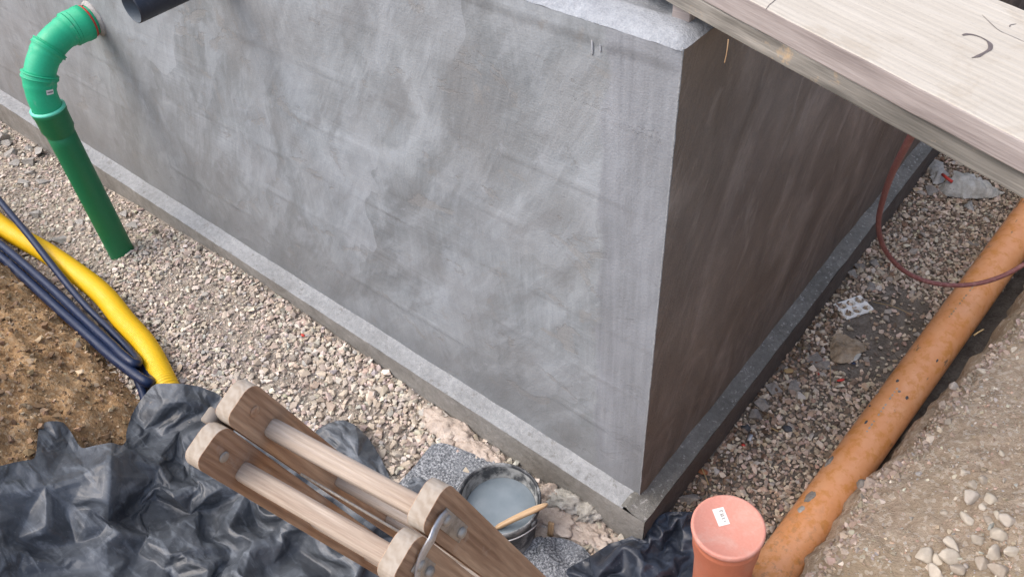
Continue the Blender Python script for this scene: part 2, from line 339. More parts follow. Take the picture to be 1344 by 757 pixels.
def m_metal(name, col=(.55, .55, .56), rough=.38, rust=.4):
    g = G(name); v = g.obj(); n = g.noise(v, 40, 5, .65)
    c = g.mix(g.math('MULTIPLY', g.ramp(n, [(.5, 0.), (.66, 1.)]), rust), col, (.24, .19, .14))
    return g.out(c, g.ramp(n, [(.35, rough), (.7, rough + .3)]), g.bump(n, .15, .002), Metallic=.85)
def m_tarp(name, base=(.014, .0165, .021), dust=(.25, .28, .315), amt=.62, rough=.33):
    g = G(name); v = g.obj()
    n = g.noise(v, 5, 6, .66, .5); sm = g.noise(g.mapv(v, (4, 22, 14), (1, 2, 3), (.4, .3, .9)), 1, 5, .65, .8); f = g.noise(v, 90, 4, .68)
    d = g.math('ADD', g.math('MULTIPLY', g.ramp(n, [(.35, .12), (.7, .6)]), amt), g.math('MULTIPLY', g.ramp(sm, [(.52, 0.), (.74, .75)]), amt))
    c = g.mix(d, base, dust)
    c = g.mix(g.math('MULTIPLY', g.ramp(f, [(.60, 0.), (.72, 1.)]), .35), c, (.26, .27, .29))
    mud = g.noise(g.mapv(v, (1, 1, 1), (9, 4, 2)), 7.5, 5, .62, .4); c = g.mix(g.ramp(mud, [(.70, 0.), (.74, .55)]), c, (.36, .28, .21))
    nn = g.bump(g.noise(v, 26, 4, .6, .4), .22, .012)
    return g.out(c, g.math('ADD', rough, g.math('MULTIPLY', d, .45)), g.bump(f, .12, .002, nn), Specular_IOR_Level=.55)
def m_felt(name='grey_felt'):
    g = G(name); v = g.obj(); n = g.noise(v, 130, 3, .75); n2 = g.noise(v, 12, 4)
    c = g.ramp(n, [(.36, (.045, .05, .056)), (.5, (.17, .18, .195)), (.64, (.46, .475, .49))])
    c = g.mix(g.ramp(n2, [(.42, 0.), (.7, .5)]), c, (.20, .215, .235))
    return g.out(c, .95, g.bump(n, .6, .004), Specular_IOR_Level=.15)
def m_flat(name, col, rough=.6, var=.35, sc=40):
    g = G(name); v = g.obj(); n = g.noise(v, sc, 4, .65)
    return g.out(g.mix(var, col, g.ramp(n, [(.3, .25), (.7, .75)]), 'SOFT_LIGHT'), rough, g.bump(n, .2, .003))
M = dict(rusty=m_flat('grimy_iron', (.22, .185, .15), .7), run=m_flat('pale_slurry_run', (.40, .415, .44), .8), front=m_front(), side=m_side(),
    foot_pale=m_conc('pale_mortar', (.235, .242, .245), (.285, .294, .30), (.33, .341, .348), (24, .60, (.19, .188, .184), .75)),
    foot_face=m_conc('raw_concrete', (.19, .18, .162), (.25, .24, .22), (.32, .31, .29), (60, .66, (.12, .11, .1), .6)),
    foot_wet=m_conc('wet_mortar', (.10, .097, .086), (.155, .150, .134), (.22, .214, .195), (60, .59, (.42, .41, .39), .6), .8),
    foot_dark=m_conc('dark_concrete', (.085, .07, .06), (.115, .098, .085), (.15, .13, .115)),  # darker, browner concrete for the trench side of the footing
    top=m_conc('pale_top_mortar', (.235, .245, .258), (.285, .297, .312), (.335, .35, .366), (9, .56, (.215, .224, .236), .7)),
    gravelbed=m_bed(),
    stone=m_stone('gravel_stone'),
    soil=m_soil('brown_soil', ((.21, .118, .055), (.44, .275, .14), (.62, .42, .235), (.35, .21, .105), (.60, .45, .29))),
    bank=m_soil('sandy_earth', ((.285, .215, .155), (.415, .328, .245), (.53, .44, .345), (.34, .27, .18), (.60, .53, .445)), 16),
    far=m_soil('trodden_ground', ((.14, .10, .07), (.22, .17, .12), (.30, .24, .18), (.18, .15, .1), (.4, .35, .3)), 3),
    pale=m_stone_one('pale_field_stone', [(0, (.38, .325, .265)), (.3, (.48, .425, .345)), (.6, (.57, .51, .42)), (1, (.44, .39, .345))]),
    peb=m_stone_one('beige_gravel_stone', [(0, (.40, .33, .26)), (.3, (.53, .45, .355)), (.6, (.61, .525, .42)), (.8, (.42, .375, .32)), (1, (.49, .385, .30))]),
    peb2=m_stone_one('dull_gravel_stone', [(0, (.31, .265, .225)), (.4, (.46, .41, .36)), (.75, (.56, .50, .44)), (1, (.40, .32, .27))]),
    chunk=m_conc('broken_concrete', (.27, .255, .235), (.36, .345, .32), (.45, .43, .40), None, .9, 12),
    chunk2=m_conc('earthy_concrete', (.17, .15, .13), (.25, .225, .20), (.33, .30, .27), None, .9, 12),
    green=m_plastic('light_green_plastic', (.012, .40, .20), (.30, .42, .34), .40, .45, 15, .60),
    green_dk=m_plastic('dark_green_plastic', (.005, .160, .060), (.05, .19, .10), .40, .25),
    seal=m_plastic('pale_green_seal', (.12, .62, .42)),
    black=m_plastic('anthracite_plastic', (.018, .022, .032), (.1, .1, .11), .42, .4),
    grey_in=m_plastic('grey_pipe_inside', (.10, .12, .14), (.16, .17, .18), .5, .4),
    orange=m_orange(),
    terra=m_plastic('terracotta_plastic', (.56, .185, .105), (.50, .25, .18), .48, .5, 6, .5),
    cap=m_plastic('faded_red_plastic', (.61, .265, .205), (.60, .36, .30), .6, .6, 10, .5),
    yellow=m_plastic('yellow_plastic', (.76, .47, .006), (.48, .33, .06), .42, .3, 22, .58),
    blue=m_plastic('dark_blue_plastic', (.006, .016, .052), (.13, .14, .16), .34, .35, 16, .60),
    hose=m_plastic('red_brown_rubber', (.20, .07, .065), (.26, .17, .15), .6, .5, 30),
    white=m_flat('white_plastic', (.78, .77, .74), .5, .3), ink=m_flat('dark_ink', (.06, .06, .065)),
    plank_top=m_wood('bleached_plank', (.425, .382, .318), (.452, .408, .342), (.478, .435, .368), 0, .8, .85, True, .07, (7, .52, (.37, .315, .245), .5)),
    plank_edge=m_wood('planed_edge', (.27, .23, .215), (.35, .305, .285), (.42, .375, .355), 0, 1.1, .8, True, .9),
    plank_old=m_wood('weathered_plank', (.10, .094, .083), (.265, .245, .213), (.46, .43, .38), 0, 1.3, .85, True, 1.1, (9, .60, (.52, .36, .20), .75)),
    rail=m_wood('brown_ladder_wood', (.24, .130, .074), (.43, .262, .158), (.56, .375, .235), 0, 1.2, .6, True, .7, (14, .60, (.40, .31, .24), .5)),
    rung=m_wood('worn_rung_wood', (.30, .225, .168), (.40, .32, .25), (.49, .41, .335), 0, 1.6, .75, True, .35, (18, .62, (.60, .40, .24), .5)),
    end=m_endgrain(), zinc=m_metal('galvanised_steel'), dullzinc=m_metal('dull_steel', (.42, .38, .33), .55, .6),
    bucket=m_plastic('black_bucket', (.03, .032, .036), (.30, .31, .31), .5, .9, 9, .46),
    bucket_in=m_plastic('cement_smeared_plastic', (.055, .058, .06), (.33, .335, .32), .6, .95, 11, .42),
    tarp=m_tarp('dusty_black_film'), tarp2=m_tarp('dark_blue_black_film', (.012, .016, .026), (.17, .21, .28), .30, .36),
    felt=m_felt(), mortar=m_conc('sandy_mortar', (.36, .29, .24), (.50, .42, .355), (.62, .54, .47), (30, .64, (.10, .085, .075), .8), .9, 14),
    straw=m_wood('straw', (.35, .23, .1), (.5, .36, .18), (.6, .45, .25)), red=m_flat('red_scrap', (.55, .05, .035)), sack=m_conc('dirty_sack', (.20, .145, .095), (.30, .225, .15), (.42, .35, .27), None, .8, 16),
    film=m_conc('pale_film', (.33, .31, .265), (.45, .43, .385), (.58, .565, .53), (25, .68, (.06, .055, .05), .8), .5, 12),
    stick=m_wood('bare_stick', (.33, .2, .105), (.50, .345, .20), (.60, .45, .29)), crack=m_flat('dark_crack', (.12, .095, .085)))
gl = G('cement_water'); vv = gl.obj(); nn = gl.noise(vv, 14, 4); M['liquid'] = gl.out(gl.ramp(nn, [(.3, (.165, .205, .235)), (.7, (.22, .26, .29))]), .14, gl.bump(nn, .03, .01), Specular_IOR_Level=.5)

# ------------------------------------------------------------------ the basement wall
def slab_front():
    xs = -np.r_[np.arange(0, 3.2, .014), np.arange(3.2, 8.6, .045)][::-1]; xs[-1] = 0; zs = np.linspace(-.005, 1.8, 130)
    X, Z = np.meshgrid(xs, zs, indexing='ij')
    seams = [1.555, 1.31, 1.06, .80, .55, .29]
    Y = .0032 * fbm(X * 3, Z * 3, 4, 3); S = 0 * X
    for k, s in enumerate(seams):
        d = Z - s - .006 * fbm(X * 4, X * 0 + k, 2, 40 + k) ; on = np.clip(.25 + 1.5 * fbm(X * 3.1, X * 0 + k * 3.3, 3, 60), 0, 1)
        Y -= .0045 * on * np.exp(-(d / .006) ** 2); S += .7 * on * np.exp(-((d + .008) / (.004 + .004 * np.abs(vnoise(X * 30, Z * 30, 8)))) ** 2)
        Y -= .0022 * (k % 2 - .5) * (1 / (1 + np.exp(-d / .004)))
    tp = np.clip((Z - (1.745 + .02 * fbm(X * 7, X * 0, 3, 9))) / .012, 0, 1); Y -= .007 * tp
    fade = np.clip(-X / .03, 0, 1) ; Y = Y * fade - .0005
    Vv = np.c_[X.ravel(), Y.ravel(), Z.ravel()]
    return Vv, grid_faces(len(xs), len(zs)), np.c_[X.ravel(), Z.ravel(), 0 * X.ravel()], S.ravel()
def slab_side():
    ys = np.r_[np.arange(0, 3, .02), np.arange(3, 7.01, .06)]; zs = np.linspace(-.005, 1.8, 100); Yg, Z = np.meshgrid(ys, zs, indexing='ij')
    X = .006 * fbm(Yg * 2.5, Z * 2.5, 4, 13) + .010 * ridge(Yg * 1.6 + Z * .9, Z * 1.6 - Yg * .6, 2, 23) * .5
    X = X * np.clip(Yg / .04, 0, 1) + .0005
    return np.c_[X.ravel(), Yg.ravel(), Z.ravel()], grid_faces(len(ys), len(zs)), np.c_[Yg.ravel(), Z.ravel(), 0 * Z.ravel()]
W = thing('basement_wall', 'grey slurry-coated basement wall corner standing on a low concrete footing', 'wall', (0, 0, 0))
V, F, gc, S = slab_front(); o = part('rendered_face', V, F[:, ::1], M['front'], W, gco=gc); tag(o, 'light grey brushed face with pale streaks')
at = o.data.attributes.new('seam', 'FLOAT', 'POINT'); at.data.foreach_set('value', S.astype(np.float32))
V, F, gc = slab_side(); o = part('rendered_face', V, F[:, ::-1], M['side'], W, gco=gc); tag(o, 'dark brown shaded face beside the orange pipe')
# top with a rounded, hand-laid edge
xs = -np.r_[np.arange(0, 1.3, .014), np.arange(1.3, 8.6, .12)][::-1]; xs[-1] = 0; ys = np.r_[np.arange(0, .5, .012), np.arange(.5, 7.01, .25)]
X, Y = np.meshgrid(xs, ys, indexing='ij'); d = np.minimum(Y, -X)
Z = 1.8 + .022 * (1 - np.exp(-d / .02)) - .02 * np.clip((d - .075) / .05, 0, 1) ** 2 * (3 - 2 * np.clip((d - .075) / .05, 0, 1)) + .004 * fbm(X * 8, Y * 8, 3, 2) * np.clip(d / .03, 0, 1)
Yj = Y - (Y == 0) * (.007 + .004 * fbm(X * 25, X * 0, 3, 31)); Xj = X + (X == 0) * (.004 + .003 * fbm(Y * 25, Y * 0, 3, 33)) * (Y > 0)
part('top_mortar', np.c_[Xj.ravel(), Yj.ravel(), Z.ravel()], grid_faces(len(xs), len(ys))[:, ::1], M['top'], W)
zq = np.arange(-.005, 1.805, .008); P = np.c_[-.0005 + .0011 * vnoise(zq * 14, 0 * zq, 4), .0011 * vnoise(zq * 14, 0 * zq + 7, 5) + .0006, zq]
V, F, gc = tube(P, .0024 + .0016 * vnoise(zq * 22, 0 * zq, 6), 8); part('corner_bead', V, F, M['foot_pale'], W)
for px, L in ((779, .050), (790, .035)):                 # runs of slurry below the top edge
    p = CC + ray(px, 34) * (-CC[1] / ray(px, 34)[1]); zz = np.linspace(1.80, 1.765 - L, 14)
    Q = np.array([(p[0] + .0004 * math.sin(i * .7 + px), -.0035, z) for i, z in enumerate(zz)])
    V, F, gc = tube(Q, .0036 * np.linspace(1.2, .5, 14), 6); part('mortar_run', V, F, M['run'], W)
# footing: outer face, top strip, both sides
FW, FS = .0752, .0709
def strip(name, U, prof, mat, along, sgn=1, jit=.002, seed=0, lab=None):
    """prof: list of (out, z) cross-section points; along 'x' (front) or 'y' (side)"""
    k = len(prof); pr = np.array(prof); u, pi = np.meshgrid(U, np.arange(k), indexing='ij'); out = pr[pi, 0]; z = pr[pi, 1]
    j = jit * fbm(u * 9, pi * .7, 4, seed); out = out + j; z = z + j * .8
    if along == 'x': V = np.c_[u.ravel(), -out.ravel(), z.ravel()]; F = grid_faces(len(U), k)
    else: V = np.c_[out.ravel(), u.ravel(), z.ravel()]; F = grid_faces(len(U), k)[:, ::-1]
    o = part(name, V, F, mat, W); tag(o, lab); return o
Ux = np.r_[np.arange(-8.6, -3, .06), np.arange(-3, FS, .012)]; Ux = np.r_[Ux, FS]; Uy = np.r_[-FW, np.arange(-FW + .012, 3, .015), np.arange(3, 7, .06)]
topx = [(-.01, .024), (.004, .016), (.014, .009), (.03, .005), (.05, .002), (FW - .006, 0), (FW, -.004)]
facex = [(FW + .0005, -.003), (FW + .001, -.012), (FW + .002, -.05), (FW + .002, -.1), (FW + .003, -.2), (FW + .003, -.4)]
strip('footing_top', Ux[Ux < -.012], topx, M['foot_pale'], 'x', jit=.0035, seed=71, lab='pale strip of footing mortar below the grey face')
strip('footing_side', Ux, facex, M['foot_face'], 'x', jit=.0025, seed=73, lab='brownish grey side of the footing by the gravel')
topy = [(-.01, .018), (.006, .010), (.02, .004), (.04, .001), (FS - .012, -.002), (FS, -.007)]
facey = [(FS + .0005, -.006), (FS + .001, -.016), (FS + .002, -.05), (FS + .003, -.1), (FS + .003, -.2), (FS + .003, -.4)]
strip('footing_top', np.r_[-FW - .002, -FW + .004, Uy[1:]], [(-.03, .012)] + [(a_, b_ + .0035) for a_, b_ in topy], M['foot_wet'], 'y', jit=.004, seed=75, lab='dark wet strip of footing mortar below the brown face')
strip('footing_side', Uy, facey, M['foot_dark'], 'y', jit=.003, seed=77, lab='dark side of the footing in the trench')
# ------------------------------------------------------------------ ground, gravel, soil, banks
def sheet(name, xs, ys, fz, mat, kind='structure'):
    X, Y = np.meshgrid(xs, ys, indexing='ij'); Z = fz(X, Y)
    return tag(link(name, mesh(name, np.c_[X.ravel(), Y.ravel(), Z.ravel()], grid_faces(len(xs), len(ys)), mat)), kind=kind)
def spread(lo, a0, b0, hi, fine, n=14):
    return np.r_[lo + (a0 - lo) * (1 - (1 - np.linspace(0, 1, n, endpoint=False)) ** 3), np.arange(a0, b0, fine), b0 + (hi - b0) * np.linspace(0, 1, n) ** 3]
sheet('ground', np.linspace(-250, 250, 26), np.linspace(-250, 250, 26), lambda x, y: -.55 + 0 * x, M['far'])
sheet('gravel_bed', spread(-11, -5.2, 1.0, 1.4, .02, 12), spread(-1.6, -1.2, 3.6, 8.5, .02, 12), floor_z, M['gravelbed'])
def soil_z(x, y):
    d = foot_y(x) - y; k = np.clip(d * 6 + .25, 0, 1)
    return bank_z(x, y) - .17 * np.clip((x + 1.95) / .25, 0, 1) + k * (.06 * fbm(x * 2.6, y * 2.6, 4, 90) + .036 * ridge(x * 6.5, y * 6.5, 3, 92) + .024 * ridge(x * 17, y * 17, 2, 95) + .011 * vnoise(x * 45, y * 45, 97))
sheet('soil_heap', spread(-30, -4.6, -1.0, 9, .013, 26), np.r_[-40, -20, -10, -6, -4, -3, np.arange(-2.4, -.66, .013)], soil_z, M['soil'])
EY = [-1.6, -.6, -.2, .03, .12, .337, .466, .578, .678, .872, 1.081, 1.279, 1.5, 2.2, 4, 9]
EX = [.42, .55, .61, .622, .634, .630, .648, .662, .690, .712, .748, .782, .83, .84, .95, 1.3]
EZ = [.10, .08, .06, .05, .05, .05, .07, .08, .10, .12, .15, .20, .29, .33, .4, .5]
def edge_x(y): return np.interp(y, EY, EX) + .022 * fbm(np.asarray(y) * 5, np.asarray(y) * 0, 4, 51) + .012 * vnoise(np.asarray(y) * 26, np.asarray(y) * 0, 57)
def edge_z(y): return np.interp(y, EY, EZ)
def right_z(x, y):
    s = np.maximum(np.asarray(x, float) - edge_x(y), 0)
    z = edge_z(y) + .055 * (1 - np.exp(-s / .028)) + .50 * np.minimum(s, .75) + np.clip((s - .75) / .5, 0, 1) * .95
    return z + .028 * fbm(x * 3.1, y * 3.1, 4, 61) * np.clip(s * 12 + .3, 0, 1) + .015 * vnoise(x * 15, y * 15, 63) + .006 * vnoise(x * 38, y * 38, 64) + .003 * vnoise(x * 80, y * 80, 65)
def build_bank():
    ys = np.r_[np.linspace(-1.6, -.4, 30), np.arange(-.38, 2.4, .012), np.linspace(2.42, 9, 40)]
    prof = [(-.075, -.34), (-.065, -.22), (-.052, -.14), (-.038, -.09), (-.022, -.05), (-.008, -.018)]
    ss = np.r_[np.arange(0, 1.0, .014), np.arange(1.0, 1.4, .05), 1.6, 2.5, 6, 30]
    Vv = []
    for y in ys:
        ex, ez = float(edge_x(y)), float(edge_z(y)); row = []
        for k, (a_, b_) in enumerate(prof):
            n = fbm(np.array([y * 9]), np.array([k * .9]), 3, 66)[0]; row.append((ex + a_ + .028 * n, y + .01 * n, ez + .01 + b_))
        x = ex + ss; z = right_z(x, y + 0 * ss); z = np.where(ss > 1.2, z + 0 * z, z)
        row += list(zip(x, y + 0 * x, z)); Vv += row
    k = len(prof) + len(ss)
    return tag(link('earth_bank', mesh('earth_bank', np.array(Vv), grid_faces(len(ys), k)[:, ::-1], M['bank'])), kind='structure')
build_bank()

# ------------------------------------------------------------------ loose stones
def hull_stone(seed, n=11, flat=.62, keep=.75):
    r = random.Random(seed); bm = bmesh.new()
    for i in range(n):
        v = Vector((r.gauss(0, 1), r.gauss(0, 1), r.gauss(0, 1))).normalized() * r.uniform(keep, 1); bm.verts.new((v.x * r.uniform(.85, 1.15), v.y * .78, v.z * flat))
    res = bmesh.ops.convex_hull(bm, input=bm.verts[:])
    bmesh.ops.delete(bm, geom=[v for v in bm.verts if not v.link_faces], context='VERTS'); bmesh.ops.triangulate(bm, faces=bm.faces[:]); bm.verts.index_update()
    V, F = bm_out(bm); return V - V.mean(0), np.array(F)
LIB = [hull_stone(i, 10 + i % 5, .5 + .06 * (i % 5)) for i in range(14)]
def rand_rot(n, tilt=.5):
    a_ = rng.uniform(0, 2 * np.pi, n); b_ = rng.normal(0, tilt, n); c_ = rng.normal(0, tilt, n)
    ca, sa, cb, sb, cc, sc_ = np.cos(a_), np.sin(a_), np.cos(b_), np.sin(b_), np.cos(c_), np.sin(c_)
    Rz = np.zeros((n, 3, 3)); Rz[:, 0, 0] = ca; Rz[:, 0, 1] = -sa; Rz[:, 1, 0] = sa; Rz[:, 1, 1] = ca; Rz[:, 2, 2] = 1
    Rx = np.zeros((n, 3, 3)); Rx[:, 0, 0] = 1; Rx[:, 1, 1] = cb; Rx[:, 1, 2] = -sb; Rx[:, 2, 1] = sb; Rx[:, 2, 2] = cb
    Ry = np.zeros((n, 3, 3)); Ry[:, 1, 1] = 1; Ry[:, 0, 0] = cc; Ry[:, 0, 2] = sc_; Ry[:, 2, 0] = -sc_; Ry[:, 2, 2] = cc
    return Rz @ Rx @ Ry
def stone_mass(name, P, size, tint, mat, tilt=.45, lib=LIB):
    n = len(P); R_ = rand_rot(n, tilt); which = rng.integers(0, len(lib), n); VV = []; FF = []; TT = []; off = 0
    for k, (v, f) in enumerate(lib):
        ix = np.where(which == k)[0]
        if not len(ix): continue
        st = 1 + rng.uniform(-.22, .22, (len(ix), 3))
        q = np.einsum('nij,nvj->nvi', R_[ix], v[None] * st[:, None, :] * size[ix][:, None, None]) + P[ix][:, None, :]
        VV.append(q.reshape(-1, 3)); FF.append((f[None] + (np.arange(len(ix)) * len(v))[:, None, None] + off).reshape(-1, 3)); TT.append(np.repeat(tint[ix], len(v), 0)); off += len(ix) * len(v)
    return tag(link(name, mesh(name, np.vstack(VV), np.vstack(FF), mat, smooth=False, tint=np.vstack(TT))), kind='stuff')
def jgrid(x0, x1, y0, y1, sp, keep=None):
    X, Y = np.meshgrid(np.arange(x0, x1, sp), np.arange(y0, y1, sp * .92), indexing='ij'); X = X + (np.arange(X.shape[1]) % 2)[None] * sp / 2
    X = X.ravel() + rng.uniform(-.45, .45, X.size) * sp; Y = Y.ravel() + rng.uniform(-.45, .45, Y.size) * sp
    return X, Y
def pal(cols, n, var=.14, w=None):
    c = np.array(cols)[rng.choice(len(cols), n, p=w)]; return np.clip(c * (1 + rng.normal(0, var, (n, 1))) * (1 + rng.normal(0, .03, (n, 3))), .02, .8)
TAN = [(.56, .49, .41), (.48, .41, .34), (.62, .555, .47), (.41, .35, .295), (.50, .415, .345), (.44, .41, .37)]
GRY = [(.46, .405, .35), (.34, .295, .25), (.55, .49, .425), (.22, .18, .15), (.40, .315, .26), (.50, .455, .41)]
def left_gravel():
    A = [jgrid(-2.9, .06, -1.05, -.072, .0195), jgrid(-5.3, -2.9, -1.05, -.072, .0215), jgrid(-2.9, .06, -1.0, -.075, .023)]
    X = np.concatenate([q[0] for q in A]); Y = np.concatenate([q[1] for q in A]); lvl = np.r_[np.zeros(len(A[0][0])), np.zeros(len(A[1][0])), np.ones(len(A[2][0]))]
    k = (Y > foot_y(X) - .16) & (Y < -FW - .012)
    # a band of finer, dusty grit runs along the strip
    band = np.abs(Y + .36 + .12 * vnoise(X * 1.6, 0 * X, 3)) < .10 + .06 * vnoise(X * 3, Y * 3, 4)
    drop = band & (rng.random(len(X)) < .40) & (X > -2.6) & (lvl > 0); k &= ~drop
    X, Y, lvl, band = X[k], Y[k], lvl[k], band[k]
    s = rng.lognormal(-4.33, .32, len(X)) * np.interp(X, [-5, -2.6, -1.6, -.8, 0], [.92, .92, 1.06, 1.15, 1.15]); s = np.where(band & (X > -2.6), s * rng.choice([.5, .95], len(X), p=[.55, .45]), s); s = np.clip(s, .004, .027)
    Z = floor_z(X, Y) + s * .25 + lvl * .008
    stone_mass('gravel', np.c_[X, Y, Z], s, pal(TAN, len(X)), M['stone'], .32)
def right_gravel():
    X, Y = jgrid(.08, .78, -.5, 4.6, .0178); X2, Y2 = jgrid(.08, .78, -.5, 3.4, .026); lvl = np.r_[0 * X, 0 * X2 + 1]; X = np.r_[X, X2]; Y = np.r_[Y, Y2]
    bare = np.hypot((X - .36) / .16, (Y - 1.45) / .36) < 1 + .35 * vnoise(X * 7, Y * 7, 12)
    k = (X < np.interp(Y, [-.5, .3, 1.7, 5], [.55, .56, .66, .9])) & ~(bare & (rng.random(len(X)) < .78))
    X, Y, lvl = X[k], Y[k], lvl[k]
    s = np.clip(rng.lognormal(-4.42, .30, len(X)), .005, .026); Z = floor_z(X, Y) + s * .3 + lvl * .007
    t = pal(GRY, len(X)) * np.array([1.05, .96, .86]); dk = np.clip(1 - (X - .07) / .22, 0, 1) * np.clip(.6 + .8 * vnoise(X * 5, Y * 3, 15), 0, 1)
    dirt_dark = (rng.random(len(X)) < dk * .7)[:, None]; t = np.where(dirt_dark, t * .45 * np.array([1.05, .92, .82]), t)  # random stones darkened, more of them the nearer the footing
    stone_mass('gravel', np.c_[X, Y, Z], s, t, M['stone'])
left_gravel(); right_gravel()
def bank_pebbles():
    n = 22000; Y = rng.uniform(-.35, 2.3, n); S_ = rng.uniform(-.01, .95, n); X = edge_x(Y) + S_
    cl = .5 + 1.1 * fbm(X * 4, Y * 4, 3, 81); k = rng.random(n) < np.clip(cl, .08, 1); X, Y = X[k], Y[k]
    s = np.clip(rng.lognormal(-5.62, .58, len(X)), .0015, .016)
    t = pal([(.52, .44, .34), (.45, .35, .26), (.38, .32, .25), (.62, .56, .47), (.50, .35, .27), (.42, .40, .37), (.38, .30, .22), (.43, .34, .25)], len(X))
    stone_mass('bank_grit', np.c_[X, Y, right_z(X, Y) + s * .25], s, t, M['stone'])
def soil_clods():
    n = 9500; X = rng.uniform(-4.2, -1.3, n); Y = foot_y(X) - rng.uniform(-.03, .95, n) ** 1.0
    s = np.clip(rng.lognormal(-5.0, .6, n), .003, .028)
    t = pal([(.27, .18, .105), (.35, .245, .15), (.20, .13, .075), (.42, .32, .215)], n, .18)
    stone_mass('soil_crumbs', np.c_[X, Y, soil_z(X, Y) + s * .15], s, t, M['stone'])
def edge_clods():
    n = 1500; Y = rng.uniform(-.3, 2.1, n); X = edge_x(Y) + np.abs(rng.normal(0, .035, n)) - .006; s = np.clip(rng.lognormal(-4.75, .5, n), .003, .030)
    Z = np.where(X > edge_x(Y), right_z(X, Y), edge_z(Y) + .02 - np.clip(edge_x(Y) - X, 0, .05) * 2.2) + s * .1
    stone_mass('bank_crumbs', np.c_[X, Y, Z], s, pal([(.42, .335, .27), (.36, .28, .22), (.48, .40, .33), (.33, .27, .22)], n), M['stone'])
bank_pebbles(); soil_clods(); edge_clods()
# the largest gravel stones, one object each
def pebble_meshes(tag_, mat, k=8):
    out = []
    for i in range(k):
        V, F = hull_stone(300 + i, 15, .55 + .04 * (i % 4), .82); out.append(mesh(tag_, V, F, mat, smooth=False))
    return out
PM, PM2 = pebble_meshes('gravel_stone', M['peb']), pebble_meshes('gravel_stone', M['peb2'])
def lone_stone(name, me, p, s, label, group, rot=None, cat='stone'):
    o = link(name, me, None, p); o.scale = (s * rng.uniform(.85, 1.2), s * rng.uniform(.8, 1.1), s * rng.uniform(.75, 1.05))
    o.rotation_euler = rot or (rng.normal(0, .3), rng.normal(0, .3), rng.uniform(0, 6.28)); return tag(o, label, cat, group)
pts = []
while len(pts) < 215:
    x = rng.uniform(-1.75, -.30); y = rng.uniform(-.74, -.105); s = rng.uniform(.020, .034)
    if abs(y + .36 + .12 * float(vnoise(x * 1.6, 0, 3))) < .06 and rng.random() < .5: continue
    if x > -.75 and y < -.25: continue
    if all((x - a_) ** 2 + (y - b_) ** 2 > ((s + c_) * .92) ** 2 for a_, b_, c_ in pts): pts.append((x, y, s))
for i, (x, y, s) in enumerate(pts):
    lone_stone('gravel_stone', PM[i % 8], (x, y, float(floor_z(x, y)) + .012), s, 'beige angular gravel stone lying in the strip between tarpaulin and grey wall', 'beige gravel stones beside the grey wall')
pts = []
while len(pts) < 70:
    y = rng.uniform(.05, 3.1); x = rng.uniform(.10, float(np.interp(y, [0, 1.7, 3], [.44, .56, .62]))); s = rng.uniform(.016, .028)
    if all((x - a_) ** 2 + (y - b_) ** 2 > ((s + c_)) ** 2 for a_, b_, c_ in pts): pts.append((x, y, s))
for i, (x, y, s) in enumerate(pts):
    lone_stone('gravel_stone', PM2[i % 8], (x, y, float(floor_z(x, y)) + .011), s, 'dull grey gravel stone in the shaded trench left of the orange pipe', 'grey gravel stones in the trench')

# ------------------------------------------------------------------ pipes and hoses
def dirv(a, b): d = np.asarray(b, float) - np.asarray(a, float); return d / np.linalg.norm(d)
T = thing('drain_pipe', 'green plastic drain pipe bending out of the grey wall down into the gravel', 'pipe', (-2.95, -.36, -.1))
gx, gy, gz0, gR = -2.95, -.36, .79, .255
def arc(t): t = np.asarray(t); return np.stack([gx + 0 * t, gy + gR * (1 - np.cos(t)), gz0 + gR * np.sin(t)], -1)
V, F, gc = tube([(gx, gy, z) for z in np.linspace(-.25, gz0 - .12, 12)], .0625, 36); part('straight_pipe', V, F, M['green_dk'], T)
V, F, gc = lathe([(.063, -.135), (.0655, -.12), (.0715, -.105), (.0725, -.03), (.0755, -.022), (.0755, .0), (.066, .004)], (gx, gy, gz0 - .02), 40); part('socket', V, F, M['green_dk'], T)
V, F, gc = lathe([(.0715, -.006), (.0765, -.004), (.0765, .004), (.066, .008)], (gx, gy, gz0 - .022), 40); part('seal_ring', V, F, M['seal'], T)
def elbow(t0, t1, r0, last=False):
    tt = np.linspace(t0, t1, 16); k = np.linspace(0, 1, 16); rr = np.full(16, .0640)
    rr = np.where(k > .62, .0675, rr); rr = np.where((k > .86), .0735, rr); rr = np.where(k > .985, .068, rr); rr = np.where(k < .04, .0640, rr)
    return tube(arc(tt), rr, 40)
for t0, t1 in ((-.12, .56), (.54, 1.06), (1.04, 1.5708)):
    V, F, gc = elbow(t0, t1, .066); eb = part('elbow', V, F, M['green'], T)
    V, F, gc = tube(arc(np.linspace(t1 - .085, t1 - .062, 3)), .0760, 40); part('bead', V, F, M['green'], eb)
    V, F, gc = tube(arc(np.linspace(t1 - .02, t1 - .005, 3)), .0760, 40); part('bead', V, F, M['green'], eb)
zt = gz0 + gR
V, F, gc = tube([(gx, y, zt) for y in np.linspace(gy + gR - .01, .02, 5)], .0625, 32); part('wall_spigot', V, F, M['green'], T)
V, F, gc = tube([(gx, y, zt) for y in (-.125, -.12, -.075, -.07, -.045, -.04)], [.0705, .0755, .0755, .078, .078, .072], 40); part('bell', V, F, M['green'], T)
V, F, gc = tube([(gx, -.042, zt), (gx, -.032, zt)], (.0725, .0725), 32); part('red_seal', V, F, M['red'], T)
V, F, gc = lathe([(.062, .0), (.083, .0), (.078, .012), (.066, .020)], (gx, .002, zt), 30, (0, -1, 0)); V = V + .004 * np.c_[vnoise(V[:, 0] * 40, V[:, 2] * 40, 3), 0 * V[:, 0], vnoise(V[:, 0] * 40, V[:, 2] * 40, 4)]
part('mortar_collar', V, F, M['chunk'], T)
